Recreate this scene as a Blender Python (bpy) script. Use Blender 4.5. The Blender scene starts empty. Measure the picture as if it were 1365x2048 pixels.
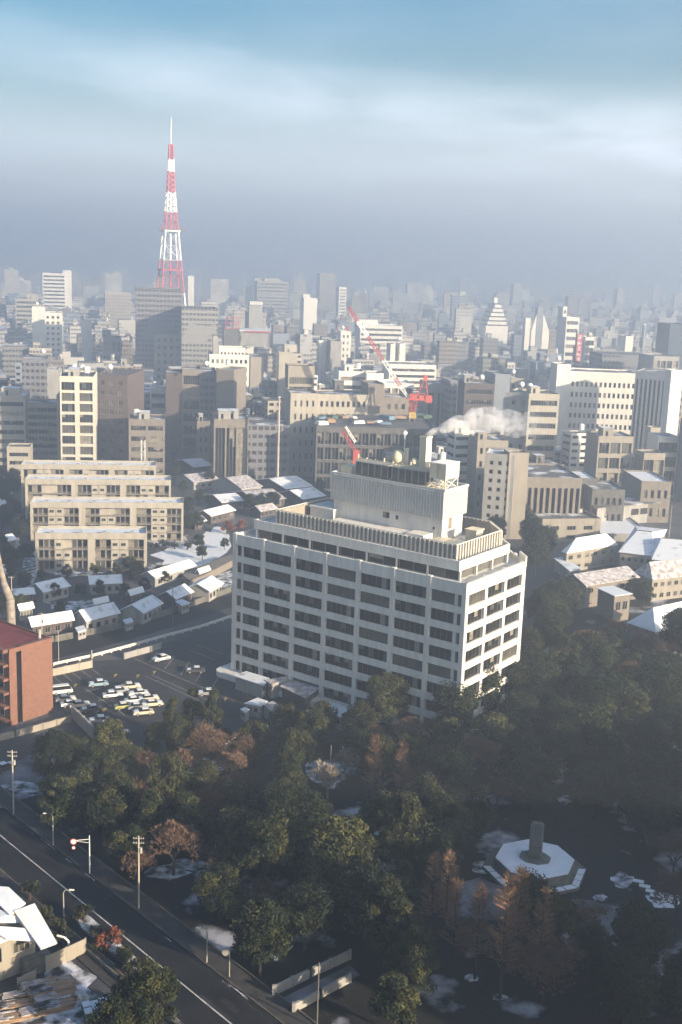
import bpy, math, random
from mathutils import Vector, Matrix
random.seed(7)
sc = bpy.context.scene
COL = sc.collection
PI = math.pi

# ------------------------------------------------------------------ camera
CAMH, FPX, HOR, ROLL, CX, CY = 92.0, 2320.0, 527.0, math.radians(2.05), 682.5, 1024.0
PITCH = math.atan((CY - HOR) / FPX)
cam_d = bpy.data.cameras.new('camera'); cam = bpy.data.objects.new('camera', cam_d); COL.objects.link(cam)
cam_d.sensor_fit = 'VERTICAL'; cam_d.sensor_height = 36.0; cam_d.sensor_width = 24.0
cam_d.lens = FPX / 2048 * 36.0
cam_d.clip_start = 0.5; cam_d.clip_end = 60000
cam.location = (0, 0, CAMH)
_f = Vector((0, math.cos(PITCH), -math.sin(PITCH)))
_u = Vector((0, math.sin(PITCH), math.cos(PITCH)))
_r = Vector((1, 0, 0))
r2 = _r * math.cos(ROLL) + _u * math.sin(ROLL)
u2 = -_r * math.sin(ROLL) + _u * math.cos(ROLL)
m = Matrix((r2, u2, -_f)).transposed().to_4x4(); m.translation = Vector((0, 0, CAMH))
cam.matrix_world = m
sc.camera = cam

def ray(px, py):
    return _f + r2 * ((px - CX) / FPX) - u2 * ((py - CY) / FPX)
def W(px, py, z=0.0):
    """the point of the place at height z that the photograph shows at this pixel"""
    d = ray(px, py); t = (z - CAMH) / d.z
    return Vector((d.x * t, d.y * t, z))
def P(p):
    v = Vector(p) - Vector((0, 0, CAMH)); zc = v.dot(_f)
    return CX + v.dot(r2) / zc * FPX, CY - v.dot(u2) / zc * FPX
def topz(x, y, py):
    lo, hi = -20.0, 400.0
    for _ in range(40):
        mid = (lo + hi) / 2
        if P((x, y, mid))[1] > py: lo = mid
        else: hi = mid
    return (lo + hi) / 2

# ------------------------------------------------------------------ light
SUN_AZ, SUN_EL = math.radians(-35.6), math.radians(15.5)          # direction towards the sun, angle from +X
sdir = Vector((math.cos(SUN_AZ) * math.cos(SUN_EL), math.sin(SUN_AZ) * math.cos(SUN_EL), math.sin(SUN_EL)))
sd = bpy.data.lights.new('sun', 'SUN'); sd.energy = 5.0; sd.angle = math.radians(0.6); sd.color = (1.0, 0.83, 0.60)
so = bpy.data.objects.new('sun', sd); COL.objects.link(so)
so.rotation_euler = sdir.to_track_quat('Z', 'Y').to_euler()
world = bpy.data.worlds.new('World'); sc.world = world; world.use_nodes = True
nt = world.node_tree; nt.nodes.clear()
N = nt.nodes.new; L = nt.links.new
out = N('ShaderNodeOutputWorld'); bg = N('ShaderNodeBackground'); sky = N('ShaderNodeTexSky')
sky.sky_type = 'NISHITA'; sky.sun_disc = False; sky.sun_elevation = SUN_EL
sky.sun_rotation = math.atan2(sdir.x, sdir.y)
sky.air_density = 1.3; sky.dust_density = 2.5; sky.ozone_density = 2.5; sky.altitude = 100
# thin cirrus, laid out by direction in the sky
tc = N('ShaderNodeTexCoord'); sep = N('ShaderNodeSeparateXYZ'); L(tc.outputs['Generated'], sep.inputs[0])
mx = N('ShaderNodeMath'); mx.operation = 'MAXIMUM'; mx.inputs[1].default_value = 0.03; L(sep.outputs['Z'], mx.inputs[0])
dx = N('ShaderNodeMath'); dx.operation = 'DIVIDE'; L(sep.outputs['X'], dx.inputs[0]); L(mx.outputs[0], dx.inputs[1])
dy = N('ShaderNodeMath'); dy.operation = 'DIVIDE'; L(sep.outputs['Y'], dy.inputs[0]); L(mx.outputs[0], dy.inputs[1])
cmb = N('ShaderNodeCombineXYZ'); L(dx.outputs[0], cmb.inputs[0]); L(dy.outputs[0], cmb.inputs[1])
def wm(op, a_, b_=None, c_=None):
    q = N('ShaderNodeMath'); q.operation = op
    for i, v in enumerate((a_, b_, c_)):
        if v is None: continue
        if hasattr(v, 'links'): L(v, q.inputs[i])
        else: q.inputs[i].default_value = v
    return q.outputs[0]
X_, Y_ = dx.outputs[0], dy.outputs[0]
mp = N('ShaderNodeMapping'); mp.inputs['Scale'].default_value = (0.75, 0.34, 1); mp.inputs['Rotation'].default_value = (0, 0, 0.12)
L(cmb.outputs[0], mp.inputs[0])
nz = N('ShaderNodeTexNoise'); nz.inputs['Scale'].default_value = 1.15; nz.inputs['Detail'].default_value = 8; nz.inputs['Roughness'].default_value = 0.52; nz.inputs['Distortion'].default_value = 0.35
L(mp.outputs[0], nz.inputs['Vector'])
mp2 = N('ShaderNodeMapping'); mp2.inputs['Scale'].default_value = (0.42, 0.26, 1); mp2.inputs['Rotation'].default_value = (0, 0, 0.15); mp2.inputs['Location'].default_value = (3.1, 1.2, 0)
L(cmb.outputs[0], mp2.inputs[0])
nz2 = N('ShaderNodeTexNoise'); nz2.inputs['Scale'].default_value = 1.0; nz2.inputs['Detail'].default_value = 5; L(mp2.outputs[0], nz2.inputs['Vector'])
def sm(v, lo, hi):
    q = N('ShaderNodeMapRange'); q.interpolation_type = 'SMOOTHSTEP'; q.inputs[1].default_value = lo; q.inputs[2].default_value = hi; L(v, q.inputs[0]); return q.outputs[0]
wob = wm('MULTIPLY', wm('SUBTRACT', nz2.outputs['Fac'], 0.5), 4.0)
dist = wm('ABSOLUTE', wm('ADD', wm('SUBTRACT', Y_, wm('MULTIPLY_ADD', X_, 0.95, 7.6)), wob))
band = wm('SUBTRACT', 1.0, sm(dist, 0.0, 2.2))
wisp = wm('MULTIPLY', band, sm(nz.outputs['Fac'], 0.24, 0.66))
veil = wm('MULTIPLY', sm(nz2.outputs['Fac'], 0.40, 0.78), 0.14)
low = wm('MULTIPLY', sm(Y_, 5.2, 12.0), 0.52)
fac = wm('MINIMUM', wm('ADD', wm('ADD', wm('MULTIPLY', wisp, 0.38), veil), low), 0.9)
hsv = N('ShaderNodeHueSaturation'); hsv.inputs['Saturation'].default_value = 1.6; hsv.inputs['Value'].default_value = 0.72; tn = N('ShaderNodeMixRGB'); tn.blend_type = 'MULTIPLY'; tn.inputs[0].default_value = 1; tn.inputs[2].default_value = (0.93, 0.99, 1.07, 1); L(sky.outputs[0], tn.inputs[1]); L(tn.outputs[0], hsv.inputs['Color'])
mixc = N('ShaderNodeMixRGB'); L(fac, mixc.inputs[0]); L(hsv.outputs[0], mixc.inputs[1]); mixc.inputs[2].default_value = (7.3, 7.8, 8.6, 1)
L(mixc.outputs[0], bg.inputs[0]); L(bg.outputs[0], out.inputs[0])
bg.inputs[1].default_value = 0.055
sc.view_settings.view_transform = 'Standard'; sc.view_settings.look = 'None'; sc.view_settings.gamma = 1.0
sc.view_settings.exposure = 2.10
sc.render.engine = 'CYCLES'
sc.cycles.max_bounces = 5; sc.cycles.diffuse_bounces = 3; sc.cycles.glossy_bounces = 2; sc.cycles.transparent_max_bounces = 8
sc.cycles.volume_bounces = 2; sc.cycles.use_denoising = True
sc.cycles.volume_step_rate = 1.0

# ------------------------------------------------------------------ materials
def mat(name, col, rough=0.85, var=0.12, scale=0.35, metal=0.0, spec=0.3, col2=None, ramp=None, detail=4, objrand=0.0, stretch=None, bump=0.0):
    m = bpy.data.materials.new(name); m.use_nodes = True
    t = m.node_tree; b = t.nodes['Principled BSDF']
    b.inputs['Roughness'].default_value = rough; b.inputs['Metallic'].default_value = metal
    b.inputs['Specular IOR Level'].default_value = spec
    tcn = t.nodes.new('ShaderNodeTexCoord'); nzn = t.nodes.new('ShaderNodeTexNoise')
    nzn.inputs['Scale'].default_value = scale; nzn.inputs['Detail'].default_value = detail
    if stretch:
        mpn = t.nodes.new('ShaderNodeMapping'); mpn.inputs['Scale'].default_value = stretch
        t.links.new(tcn.outputs['Object'], mpn.inputs[0]); t.links.new(mpn.outputs[0], nzn.inputs['Vector'])
    else:
        t.links.new(tcn.outputs['Object'], nzn.inputs['Vector'])
    r = t.nodes.new('ShaderNodeValToRGB'); t.links.new(nzn.outputs['Fac'], r.inputs[0])
    c2 = col2 or tuple(c * (1 + var) for c in col); c1 = col if col2 else tuple(c * (1 - var) for c in col)
    lo, hi = ramp or (0.32, 0.68)
    r.color_ramp.elements[0].position = lo; r.color_ramp.elements[1].position = hi
    r.color_ramp.elements[0].color = (*c1, 1); r.color_ramp.elements[1].color = (*[min(1, c) for c in c2], 1)
    last = r.outputs[0]
    if objrand > 0:
        oi = t.nodes.new('ShaderNodeObjectInfo'); hs = t.nodes.new('ShaderNodeHueSaturation')
        mr = t.nodes.new('ShaderNodeMapRange'); mr.inputs[3].default_value = 1 - objrand; mr.inputs[4].default_value = 1 + objrand
        t.links.new(oi.outputs['Random'], mr.inputs[0]); t.links.new(mr.outputs[0], hs.inputs['Value']); t.links.new(last, hs.inputs['Color'])
        last = hs.outputs[0]
    t.links.new(last, b.inputs['Base Color'])
    if bump:
        bn = t.nodes.new('ShaderNodeBump'); bn.inputs['Strength'].default_value = bump
        t.links.new(nzn.outputs['Fac'], bn.inputs['Height']); t.links.new(bn.outputs[0], b.inputs['Normal'])
    return m

SN = (0.68, 0.70, 0.74)
M = {}
M['white'] = mat('white_concrete', (0.66, 0.63, 0.575), var=0.11, stretch=(1, 1, 0.12), scale=0.9, detail=7)
M['cream'] = mat('cream_concrete', (0.35, 0.32, 0.27), var=0.12, stretch=(1, 1, 0.2), scale=0.6)
M['beige'] = mat('beige_render', (0.27, 0.24, 0.20), var=0.12, stretch=(1, 1, 0.2), scale=0.6)
M['pale'] = mat('pale_render', (0.50, 0.47, 0.40), var=0.08, scale=0.6)
M['tan'] = mat('tan_tiles', (0.19, 0.165, 0.14), var=0.13, scale=0.5)
M['grey'] = mat('grey_concrete', (0.29, 0.28, 0.265), var=0.16, stretch=(1, 1, 0.2), scale=0.5)
M['bluegrey'] = mat('blue_grey_render', (0.20, 0.22, 0.25), var=0.12, scale=0.5)
M['dark'] = mat('dark_cladding', (0.11, 0.105, 0.10), var=0.2, scale=0.5)
M['navy'] = mat('navy_cladding', (0.035, 0.05, 0.08), var=0.15, scale=0.5, rough=0.5)
M['brown'] = mat('brown_tiles', (0.09, 0.07, 0.066), var=0.15, scale=0.5)
M['terracotta'] = mat('terracotta_brick', (0.185, 0.092, 0.066), var=0.14, scale=1.2)
M['redroof'] = mat('red_roof', (0.16, 0.035, 0.035), var=0.3, scale=0.5)
M['glass'] = mat('dark_glass', (0.012, 0.013, 0.014), rough=0.22, spec=0.18, var=0.4, scale=0.3)
M['glassb'] = mat('glass_with_blinds', (0.07, 0.065, 0.055), rough=0.3, spec=0.5, var=0.3, scale=0.4)
M['glassc'] = mat('glass_with_curtain', (0.20, 0.175, 0.14), rough=0.35, spec=0.5, var=0.5, scale=0.8)
M['frame'] = mat('window_frame', (0.30, 0.29, 0.27), var=0.1)
M['roof'] = mat('roof_felt', (0.11, 0.108, 0.11), col2=SN, ramp=(0.50, 0.64), scale=0.14, detail=6)
M['roofs'] = mat('snowy_roof', (0.22, 0.21, 0.22), col2=SN, ramp=(0.24, 0.42), scale=0.3, detail=6)
M['roofb'] = mat('bare_roof', (0.10, 0.10, 0.105), var=0.25, scale=0.3)
M['rooft'] = mat('thin_snow_roof', (0.24, 0.20, 0.19), col2=(0.55, 0.53, 0.55), ramp=(0.35, 0.62), scale=0.9, detail=8)
M['snow'] = mat('snow', SN, var=0.06, scale=0.5, rough=0.7, bump=0.2)
M['snowd'] = mat('trodden_snow', (0.05, 0.045, 0.04), col2=(0.62, 0.63, 0.68), ramp=(0.40, 0.62), scale=0.5, detail=8)
M['asphalt'] = mat('asphalt', (0.034, 0.034, 0.036), var=0.3, scale=0.25, rough=0.8, detail=8)
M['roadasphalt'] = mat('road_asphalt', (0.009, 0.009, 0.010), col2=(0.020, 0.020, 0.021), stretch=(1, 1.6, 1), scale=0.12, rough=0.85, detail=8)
M['ground'] = mat('city_ground', (0.045, 0.045, 0.047), col2=(0.13, 0.13, 0.135), ramp=(0.45, 0.75), scale=0.03, detail=9)
M['soil'] = mat('park_soil', (0.014, 0.013, 0.010), col2=(0.40, 0.41, 0.46), ramp=(0.57, 0.66), scale=0.085, detail=9)
M['path'] = mat('path_paving', (0.075, 0.07, 0.068), col2=(0.22, 0.22, 0.25), ramp=(0.4, 0.7), scale=0.22, detail=8)
M['patch'] = mat('road_patch', (0.022, 0.022, 0.023), var=0.35, scale=0.6, detail=6)
M['patchl'] = mat('faded_line', (0.05, 0.05, 0.048), var=0.5, scale=0.8)
M['paving'] = mat('pavement', (0.05, 0.047, 0.044), var=0.3, scale=0.5, detail=6)
M['kerb'] = mat('kerb_stone', (0.13, 0.105, 0.08), var=0.45, scale=0.35, detail=6)
M['paint'] = mat('road_paint', (0.45, 0.44, 0.42), var=0.35, scale=1.0)
M['paintd'] = mat('worn_road_paint', (0.27, 0.265, 0.25), var=0.3, scale=1.0)
M['yellow'] = mat('yellow_paint', (0.42, 0.30, 0.08), var=0.3, scale=1.0)
M['metal'] = mat('galvanised_steel', (0.42, 0.41, 0.38), rough=0.5, metal=0.3, var=0.1)
M['pole'] = mat('concrete_pole', (0.42, 0.37, 0.31), var=0.12)
M['red'] = mat('red_paint', (0.38, 0.075, 0.085), rough=0.6, var=0.1)
M['orange'] = mat('orange_red_paint', (0.46, 0.085, 0.065), rough=0.6, var=0.1)
M['cranewhite'] = mat('white_paint', (0.78, 0.77, 0.74), rough=0.6, var=0.05)
M['blue'] = mat('blue_sheet', (0.12, 0.20, 0.27), rough=0.6, var=0.1)
M['greenmesh'] = mat('green_net', (0.055, 0.09, 0.065), var=0.3, scale=0.3, stretch=(1, 1, 6))
M['fence'] = mat('white_fins', (0.60, 0.57, 0.52), var=0.08)
M['louvre'] = mat('grey_louvres', (0.56, 0.55, 0.52), var=0.06)
M['creamm'] = mat('cream_metal', (0.62, 0.55, 0.40), var=0.06, rough=0.5)
M['wood'] = mat('sawn_timber', (0.30, 0.20, 0.13), var=0.3, scale=2, stretch=(0.3, 3, 3))
M['stone'] = mat('dark_stone', (0.13, 0.125, 0.11), var=0.25, scale=1.0, detail=6)
M['bark'] = mat('bark', (0.045, 0.035, 0.028), var=0.3, scale=2)
M['palebark'] = mat('pale_bark', (0.26, 0.225, 0.19), var=0.3, scale=1)
M['leafa'] = mat('leaves', (0.029, 0.034, 0.014), var=0.4, scale=1.3, objrand=0.3, spec=0.2)
M['leafb'] = mat('light_leaves', (0.056, 0.057, 0.020), var=0.35, scale=1.3, objrand=0.25, spec=0.2)
M['leafc'] = mat('deep_leaves', (0.018, 0.025, 0.011), var=0.35, scale=1.3, objrand=0.25, spec=0.2)
M['twig'] = mat('brown_twigs', (0.125, 0.078, 0.052), var=0.25, scale=1.0, objrand=0.25)
M['orangetwig'] = mat('orange_twigs', (0.18, 0.108, 0.066), var=0.25, scale=1.0, objrand=0.2)
M['redleaf'] = mat('red_leaves', (0.17, 0.055, 0.03), var=0.3, scale=1.0, objrand=0.2)
M['tyre'] = mat('tyre_rubber', (0.02, 0.02, 0.02), var=0.1)
for k, c in dict(cwhite=(0.66, 0.65, 0.62), ccream=(0.52, 0.46, 0.36), cblue=(0.25, 0.36, 0.42), cyellow=(0.36, 0.36, 0.13), cdark=(0.05, 0.05, 0.055), cgrey=(0.25, 0.25, 0.26)).items():
    M[k] = mat('car_paint_' + k[1:], c, rough=0.3, spec=0.5, var=0.04)
M['lamp'] = mat('lamp_glass', (0.6, 0.62, 0.55), rough=0.3, var=0.05)

def corrugated(name, col):
    m_ = mat(name, col, var=0.05, scale=0.4)
    t = m_.node_tree; b = t.nodes['Principled BSDF']
    w = t.nodes.new('ShaderNodeTexWave'); w.inputs['Scale'].default_value = 1.1; w.bands_direction = 'X'
    tcn = t.nodes.new('ShaderNodeTexCoord'); t.links.new(tcn.outputs['Object'], w.inputs['Vector'])
    bn = t.nodes.new('ShaderNodeBump'); bn.inputs['Strength'].default_value = 0.5; bn.inputs['Distance'].default_value = 0.1
    t.links.new(w.outputs['Fac'], bn.inputs['Height']); t.links.new(bn.outputs[0], b.inputs['Normal'])
    return m_
M['corrsnow'] = corrugated('corrugated_snow', (0.52, 0.52, 0.54))

def citywall(name, col, dk=0.42, fh=3.5, bay=2.6):
    """plaster wall with rows of small dark windows, in the far city"""
    m_ = bpy.data.materials.new(name); m_.use_nodes = True
    t = m_.node_tree; b = t.nodes['Principled BSDF']; b.inputs['Roughness'].default_value = 0.8
    n = t.nodes.new; l = t.links.new
    g = n('ShaderNodeNewGeometry'); tcn = n('ShaderNodeTexCoord'); s = n('ShaderNodeSeparateXYZ'); l(tcn.outputs['Object'], s.inputs[0])
    def mth(op, a, b_=None):
        q = n('ShaderNodeMath'); q.operation = op
        (l(a, q.inputs[0]) if hasattr(a, 'links') else setattr(q.inputs[0], 'default_value', a))
        if b_ is not None: (l(b_, q.inputs[1]) if hasattr(b_, 'links') else setattr(q.inputs[1], 'default_value', b_))
        return q.outputs[0]
    zf = mth('FRACT', mth('DIVIDE', s.outputs[2], fh))
    zm = mth('MULTIPLY', mth('GREATER_THAN', zf, 0.35), mth('LESS_THAN', zf, 0.80))
    xy = mth('ADD', mth('MULTIPLY', s.outputs[0], 1.0), mth('MULTIPLY', s.outputs[1], 0.73))
    xm = mth('GREATER_THAN', mth('FRACT', mth('DIVIDE', xy, bay)), 0.30)
    nz_ = n('ShaderNodeTexNoise'); nz_.inputs['Scale'].default_value = 0.035; nz_.inputs['Detail'].default_value = 2; l(tcn.outputs['Object'], nz_.inputs['Vector'])
    has = mth('GREATER_THAN', nz_.outputs['Fac'], 0.42)
    sn = n('ShaderNodeSeparateXYZ'); l(g.outputs['Normal'], sn.inputs[0])
    side = mth('LESS_THAN', mth('ABSOLUTE', sn.outputs[2]), 0.5)
    f = mth('MULTIPLY', mth('MULTIPLY', mth('MULTIPLY', zm, xm), has), side)
    mxn = n('ShaderNodeMixRGB'); l(f, mxn.inputs[0]); mxn.inputs[1].default_value = (*col, 1); mxn.inputs[2].default_value = (*[c * dk * 0.5 for c in col], 1)
    # roofs carry patches of snow
    up = mth('GREATER_THAN', sn.outputs[2], 0.5)
    n2 = n('ShaderNodeTexNoise'); n2.inputs['Scale'].default_value = 0.02; n2.inputs['Detail'].default_value = 4; l(tcn.outputs['Object'], n2.inputs['Vector'])
    rr = n('ShaderNodeValToRGB'); l(n2.outputs['Fac'], rr.inputs[0]); rr.color_ramp.elements[0].position = 0.5; rr.color_ramp.elements[1].position = 0.6
    rr.color_ramp.elements[0].color = (0.13, 0.13, 0.14, 1); rr.color_ramp.elements[1].color = (0.6, 0.6, 0.63, 1)
    mx2 = n('ShaderNodeMixRGB'); l(up, mx2.inputs[0]); l(mxn.outputs[0], mx2.inputs[1]); l(rr.outputs[0], mx2.inputs[2])
    l(mx2.outputs[0], b.inputs['Base Color'])
    return m_
CW = [citywall('city_wall_white', (0.46, 0.44, 0.40)), citywall('city_wall_cream', (0.34, 0.31, 0.265)), citywall('city_wall_grey', (0.32, 0.315, 0.31)),
      citywall('city_wall_dark', (0.17, 0.165, 0.16)), citywall('city_wall_brown', (0.20, 0.17, 0.15)), citywall('city_wall_blue', (0.20, 0.23, 0.28))]

M['cwdark'] = citywall('city_wall_slate_shade', (0.15, 0.15, 0.165)); M['cwshade'] = citywall('city_wall_shade', (0.22, 0.215, 0.205))  # dark tones with the shade on the two big halls put into the colour
# ------------------------------------------------------------------ mesh helpers
class MB:
    def __init__(s): s.v = []; s.f = []; s.m = []
    def quad(s, a, b, c, d, mi=0):
        n = len(s.v); s.v += [tuple(a), tuple(b), tuple(c), tuple(d)]; s.f.append((n, n + 1, n + 2, n + 3)); s.m.append(mi)
    def tri(s, a, b, c, mi=0):
        n = len(s.v); s.v += [tuple(a), tuple(b), tuple(c)]; s.f.append((n, n + 1, n + 2)); s.m.append(mi)
    def hexa(s, p, mi=0):
        """8 corners: bottom 0-3 counter-clockwise, top 4-7"""
        n = len(s.v); s.v += [tuple(q) for q in p]
        for f in ((3, 2, 1, 0), (4, 5, 6, 7), (0, 1, 5, 4), (1, 2, 6, 5), (2, 3, 7, 6), (3, 0, 4, 7)):
            s.f.append(tuple(n + i for i in f)); s.m.append(mi)
    def box(s, x0, x1, y0, y1, z0, z1, mi=0, T=None):
        p = [(x0, y0, z0), (x1, y0, z0), (x1, y1, z0), (x0, y1, z0), (x0, y0, z1), (x1, y0, z1), (x1, y1, z1), (x0, y1, z1)]
        if T: p = [T(*q) for q in p]
        s.hexa(p, mi)
    def prism(s, poly, z0, z1, mi=0, cap=True, mtop=None):
        n = len(s.v); k = len(poly)
        zz = z0 if callable(z0) else (lambda x, y: z0)
        s.v += [(p[0], p[1], zz(p[0], p[1])) for p in poly] + [(p[0], p[1], z1) for p in poly]
        for i in range(k):
            j = (i + 1) % k; s.f.append((n + i, n + j, n + k + j, n + k + i)); s.m.append(mi)
        if cap:
            s.f.append(tuple(n + k + i for i in range(k))); s.m.append(mi if mtop is None else mtop)
            s.f.append(tuple(n + i for i in reversed(range(k)))); s.m.append(mi)
    def tube(s, a, b, r0, r1=None, k=6, mi=0, cap=True):
        a = Vector(a); b = Vector(b); r1 = r0 if r1 is None else r1
        d = b - a
        if d.length < 1e-6: return
        d.normalize(); x = d.orthogonal().normalized(); y = d.cross(x)
        n = len(s.v)
        for c, r in ((a, r0), (b, r1)):
            for i in range(k):
                t = 2 * PI * i / k; s.v.append(tuple(c + x * (r * math.cos(t)) + y * (r * math.sin(t))))
        for i in range(k):
            j = (i + 1) % k; s.f.append((n + i, n + j, n + k + j, n + k + i)); s.m.append(mi)
        if cap:
            s.f.append(tuple(n + i for i in reversed(range(k)))); s.m.append(mi)
            s.f.append(tuple(n + k + i for i in range(k))); s.m.append(mi)
    def ball(s, c, r, k=10, sz=1.0, mi=0):
        n = len(s.v); h = k // 2
        for i in range(h + 1):
            ph = PI * i / h
            for j in range(k):
                t = 2 * PI * j / k
                s.v.append((c[0] + r * math.sin(ph) * math.cos(t), c[1] + r * math.sin(ph) * math.sin(t), c[2] + sz * r * math.cos(ph)))
        for i in range(h):
            for j in range(k):
                j2 = (j + 1) % k
                s.f.append((n + i * k + j, n + (i + 1) * k + j, n + (i + 1) * k + j2, n + i * k + j2)); s.m.append(mi)
    def mesh(s, name, mats):
        me = bpy.data.meshes.new(name); me.from_pydata(s.v, [], s.f)
        for q in mats: me.materials.append(q)
        me.polygons.foreach_set('material_index', s.m); me.update()
        return me
    def build(s, name, mats, parent=None, smooth=False):
        if not isinstance(mats, (list, tuple)): mats = [mats]
        me = s.mesh(name, mats)
        if smooth: me.polygons.foreach_set('use_smooth', [True] * len(me.polygons))
        return link(name, me, parent)
def link(name, data, parent=None, loc=None, rz=None, sc_=None):
    o = bpy.data.objects.new(name, data); COL.objects.link(o)
    if parent is not None: o.parent = parent
    if loc is not None: o.location = loc
    if rz is not None: o.rotation_euler = (0, 0, rz)
    if sc_ is not None: o.scale = sc_
    return o
LABELS = {}
def tag(o, label, cat, group=None, kind=None):
    o['label'] = label; o['category'] = cat
    if group: o['group'] = group
    if kind: o['kind'] = kind
    LABELS.setdefault(label, []).append(group)
    return o
def thing(name, label, cat, loc=(0, 0, 0), rz=0, group=None):
    o = link(name, None, None, loc, rz); o.empty_display_size = 1
    return tag(o, label, cat, group)
def struct(name, mb, m_, smooth=False):
    o = mb.build(name, m_, smooth=smooth); o['kind'] = 'structure'; return o
def copy_tree(o, parent=None):
    c = o.copy(); COL.objects.link(c)
    if parent is not None: c.parent = parent
    for ch in [q for q in KIDS.get(o.name, [])]: copy_tree(ch, c)
    return c
KIDS = {}
def index_kids(o):
    for ch in bpy.data.objects:
        if ch.parent is not None: KIDS.setdefault(ch.parent.name, [])
    def rec(q):
        ks = [ch for ch in q.children]; KIDS[q.name] = ks
        for ch in ks: rec(ch)
    rec(o)
def sheet(name, pix, z, m_, world_pts=None, kind='structure'):
    pts = world_pts or [W(a, b, z) for a, b in pix]
    mb = MB(); n = len(pts); mb.v = [(p[0], p[1], z) for p in pts]; mb.f = [tuple(range(n))]; mb.m = [0]
    # face upward
    ar = sum(pts[i][0] * pts[(i + 1) % n][1] - pts[(i + 1) % n][0] * pts[i][1] for i in range(n))
    if ar < 0: mb.f = [tuple(reversed(range(n)))]
    o = mb.build(name, m_); o['kind'] = kind
    return o

# rectangles of the picture that are taken by hand placed buildings: x0, x1, ytop, ybottom, distance
TAKEN = []
FOOT = []
WINC = {}
_wr = random.Random(99)
def window_mesh(w, h, var, mull, fr='frame'):
    bl = _wr.randrange(5) if var == 'glass' and w > 1.5 else 0
    key = (round(w, 1), round(h, 1), var, mull, fr, bl)
    if key not in WINC:
        mb = MB(); mb.quad((0, 0, 0), (w, 0, 0), (w, 0, h), (0, 0, h), 0)
        if mull:
            n = max(1, int(round(w / mull)))
            for i in range(n + 1):
                x = min(max(w * i / n, 0.04), w - 0.04); mb.box(x - 0.04, x + 0.04, -0.06, -0.002, 0, h, 1)
            mb.box(0.0, w, -0.10, -0.062, 0, 0.09, 1)
            if bl:
                r_ = random.Random(bl * 7 + int(w * 10))
                for i in range(n):
                    if r_.random() < 0.34:
                        zb_ = h * r_.choice([0.02, 0.3, 0.5, 0.65, 0.8]); x0_ = w * i / n; x1_ = w * (i + 1) / n
                        mb.quad((x0_, -0.012, zb_), (x1_, -0.012, zb_), (x1_, -0.012, h), (x0_, -0.012, h), 2)
        WINC[key] = mb.mesh('window', [M[var], M[fr], M['glassb' if bl % 2 else 'glassc']])
    return WINC[key]

def facade(wall, root, org, ang, w, h, fl, cols, rec=0.35, sill=0.30, head=0.82, base=0.0, top=1.2, mull=1.2, parts=True, curt=0.25, name='window', balc=None, glassmb=None, rng=random, wm=0):
    """org local corner, ang local direction of the wall (outside is to the right of it). cols: list of (s0, s1) openings."""
    ca, sa = math.cos(ang), math.sin(ang)
    T = lambda s, d, z: (org[0] + ca * s - sa * d, org[1] + sa * s + ca * d, z)
    fh = (h - base - top) / fl
    z = 0.0; zs = []
    for i in range(fl):
        zs.append((base + fh * (i + sill), base + fh * (i + head)))
    z = 0.0
    for a, b in zs + [(h, h)]:
        if a - z > 0.01: wall.box(0, w, 0, rec, z, a, wm, T)
        z = b
    for a, b in zs:
        s = 0.0
        for c0, c1 in cols + [(w, w)]:
            if c0 - s > 0.01: wall.box(s, c0, 0.0, rec, a, b, wm, T)
            s = c1
        for c0, c1 in cols:
            r = rng.random(); var = 'glass' if r > curt else ('glassb' if r > curt * 0.35 else 'glassc')
            if parts:
                me = window_mesh(c1 - c0, b - a, var, mull)
                o = link(name, me, root, T(c0, rec - 0.03, a), ang)
            elif glassmb is not None:
                glassmb.quad(T(c0, rec - 0.03, a), T(c1, rec - 0.03, a), T(c1, rec - 0.03, b), T(c0, rec - 0.03, b), 1 if var == 'glass' else 2)
    return zs
def colsplit(w, n, pier, edge=None):
    """n openings over width w with piers between"""
    e = pier if edge is None else edge
    ow = (w - 2 * e - pier * (n - 1)) / n
    return [(e + i * (ow + pier), e + i * (ow + pier) + ow) for i in range(n)]

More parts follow.
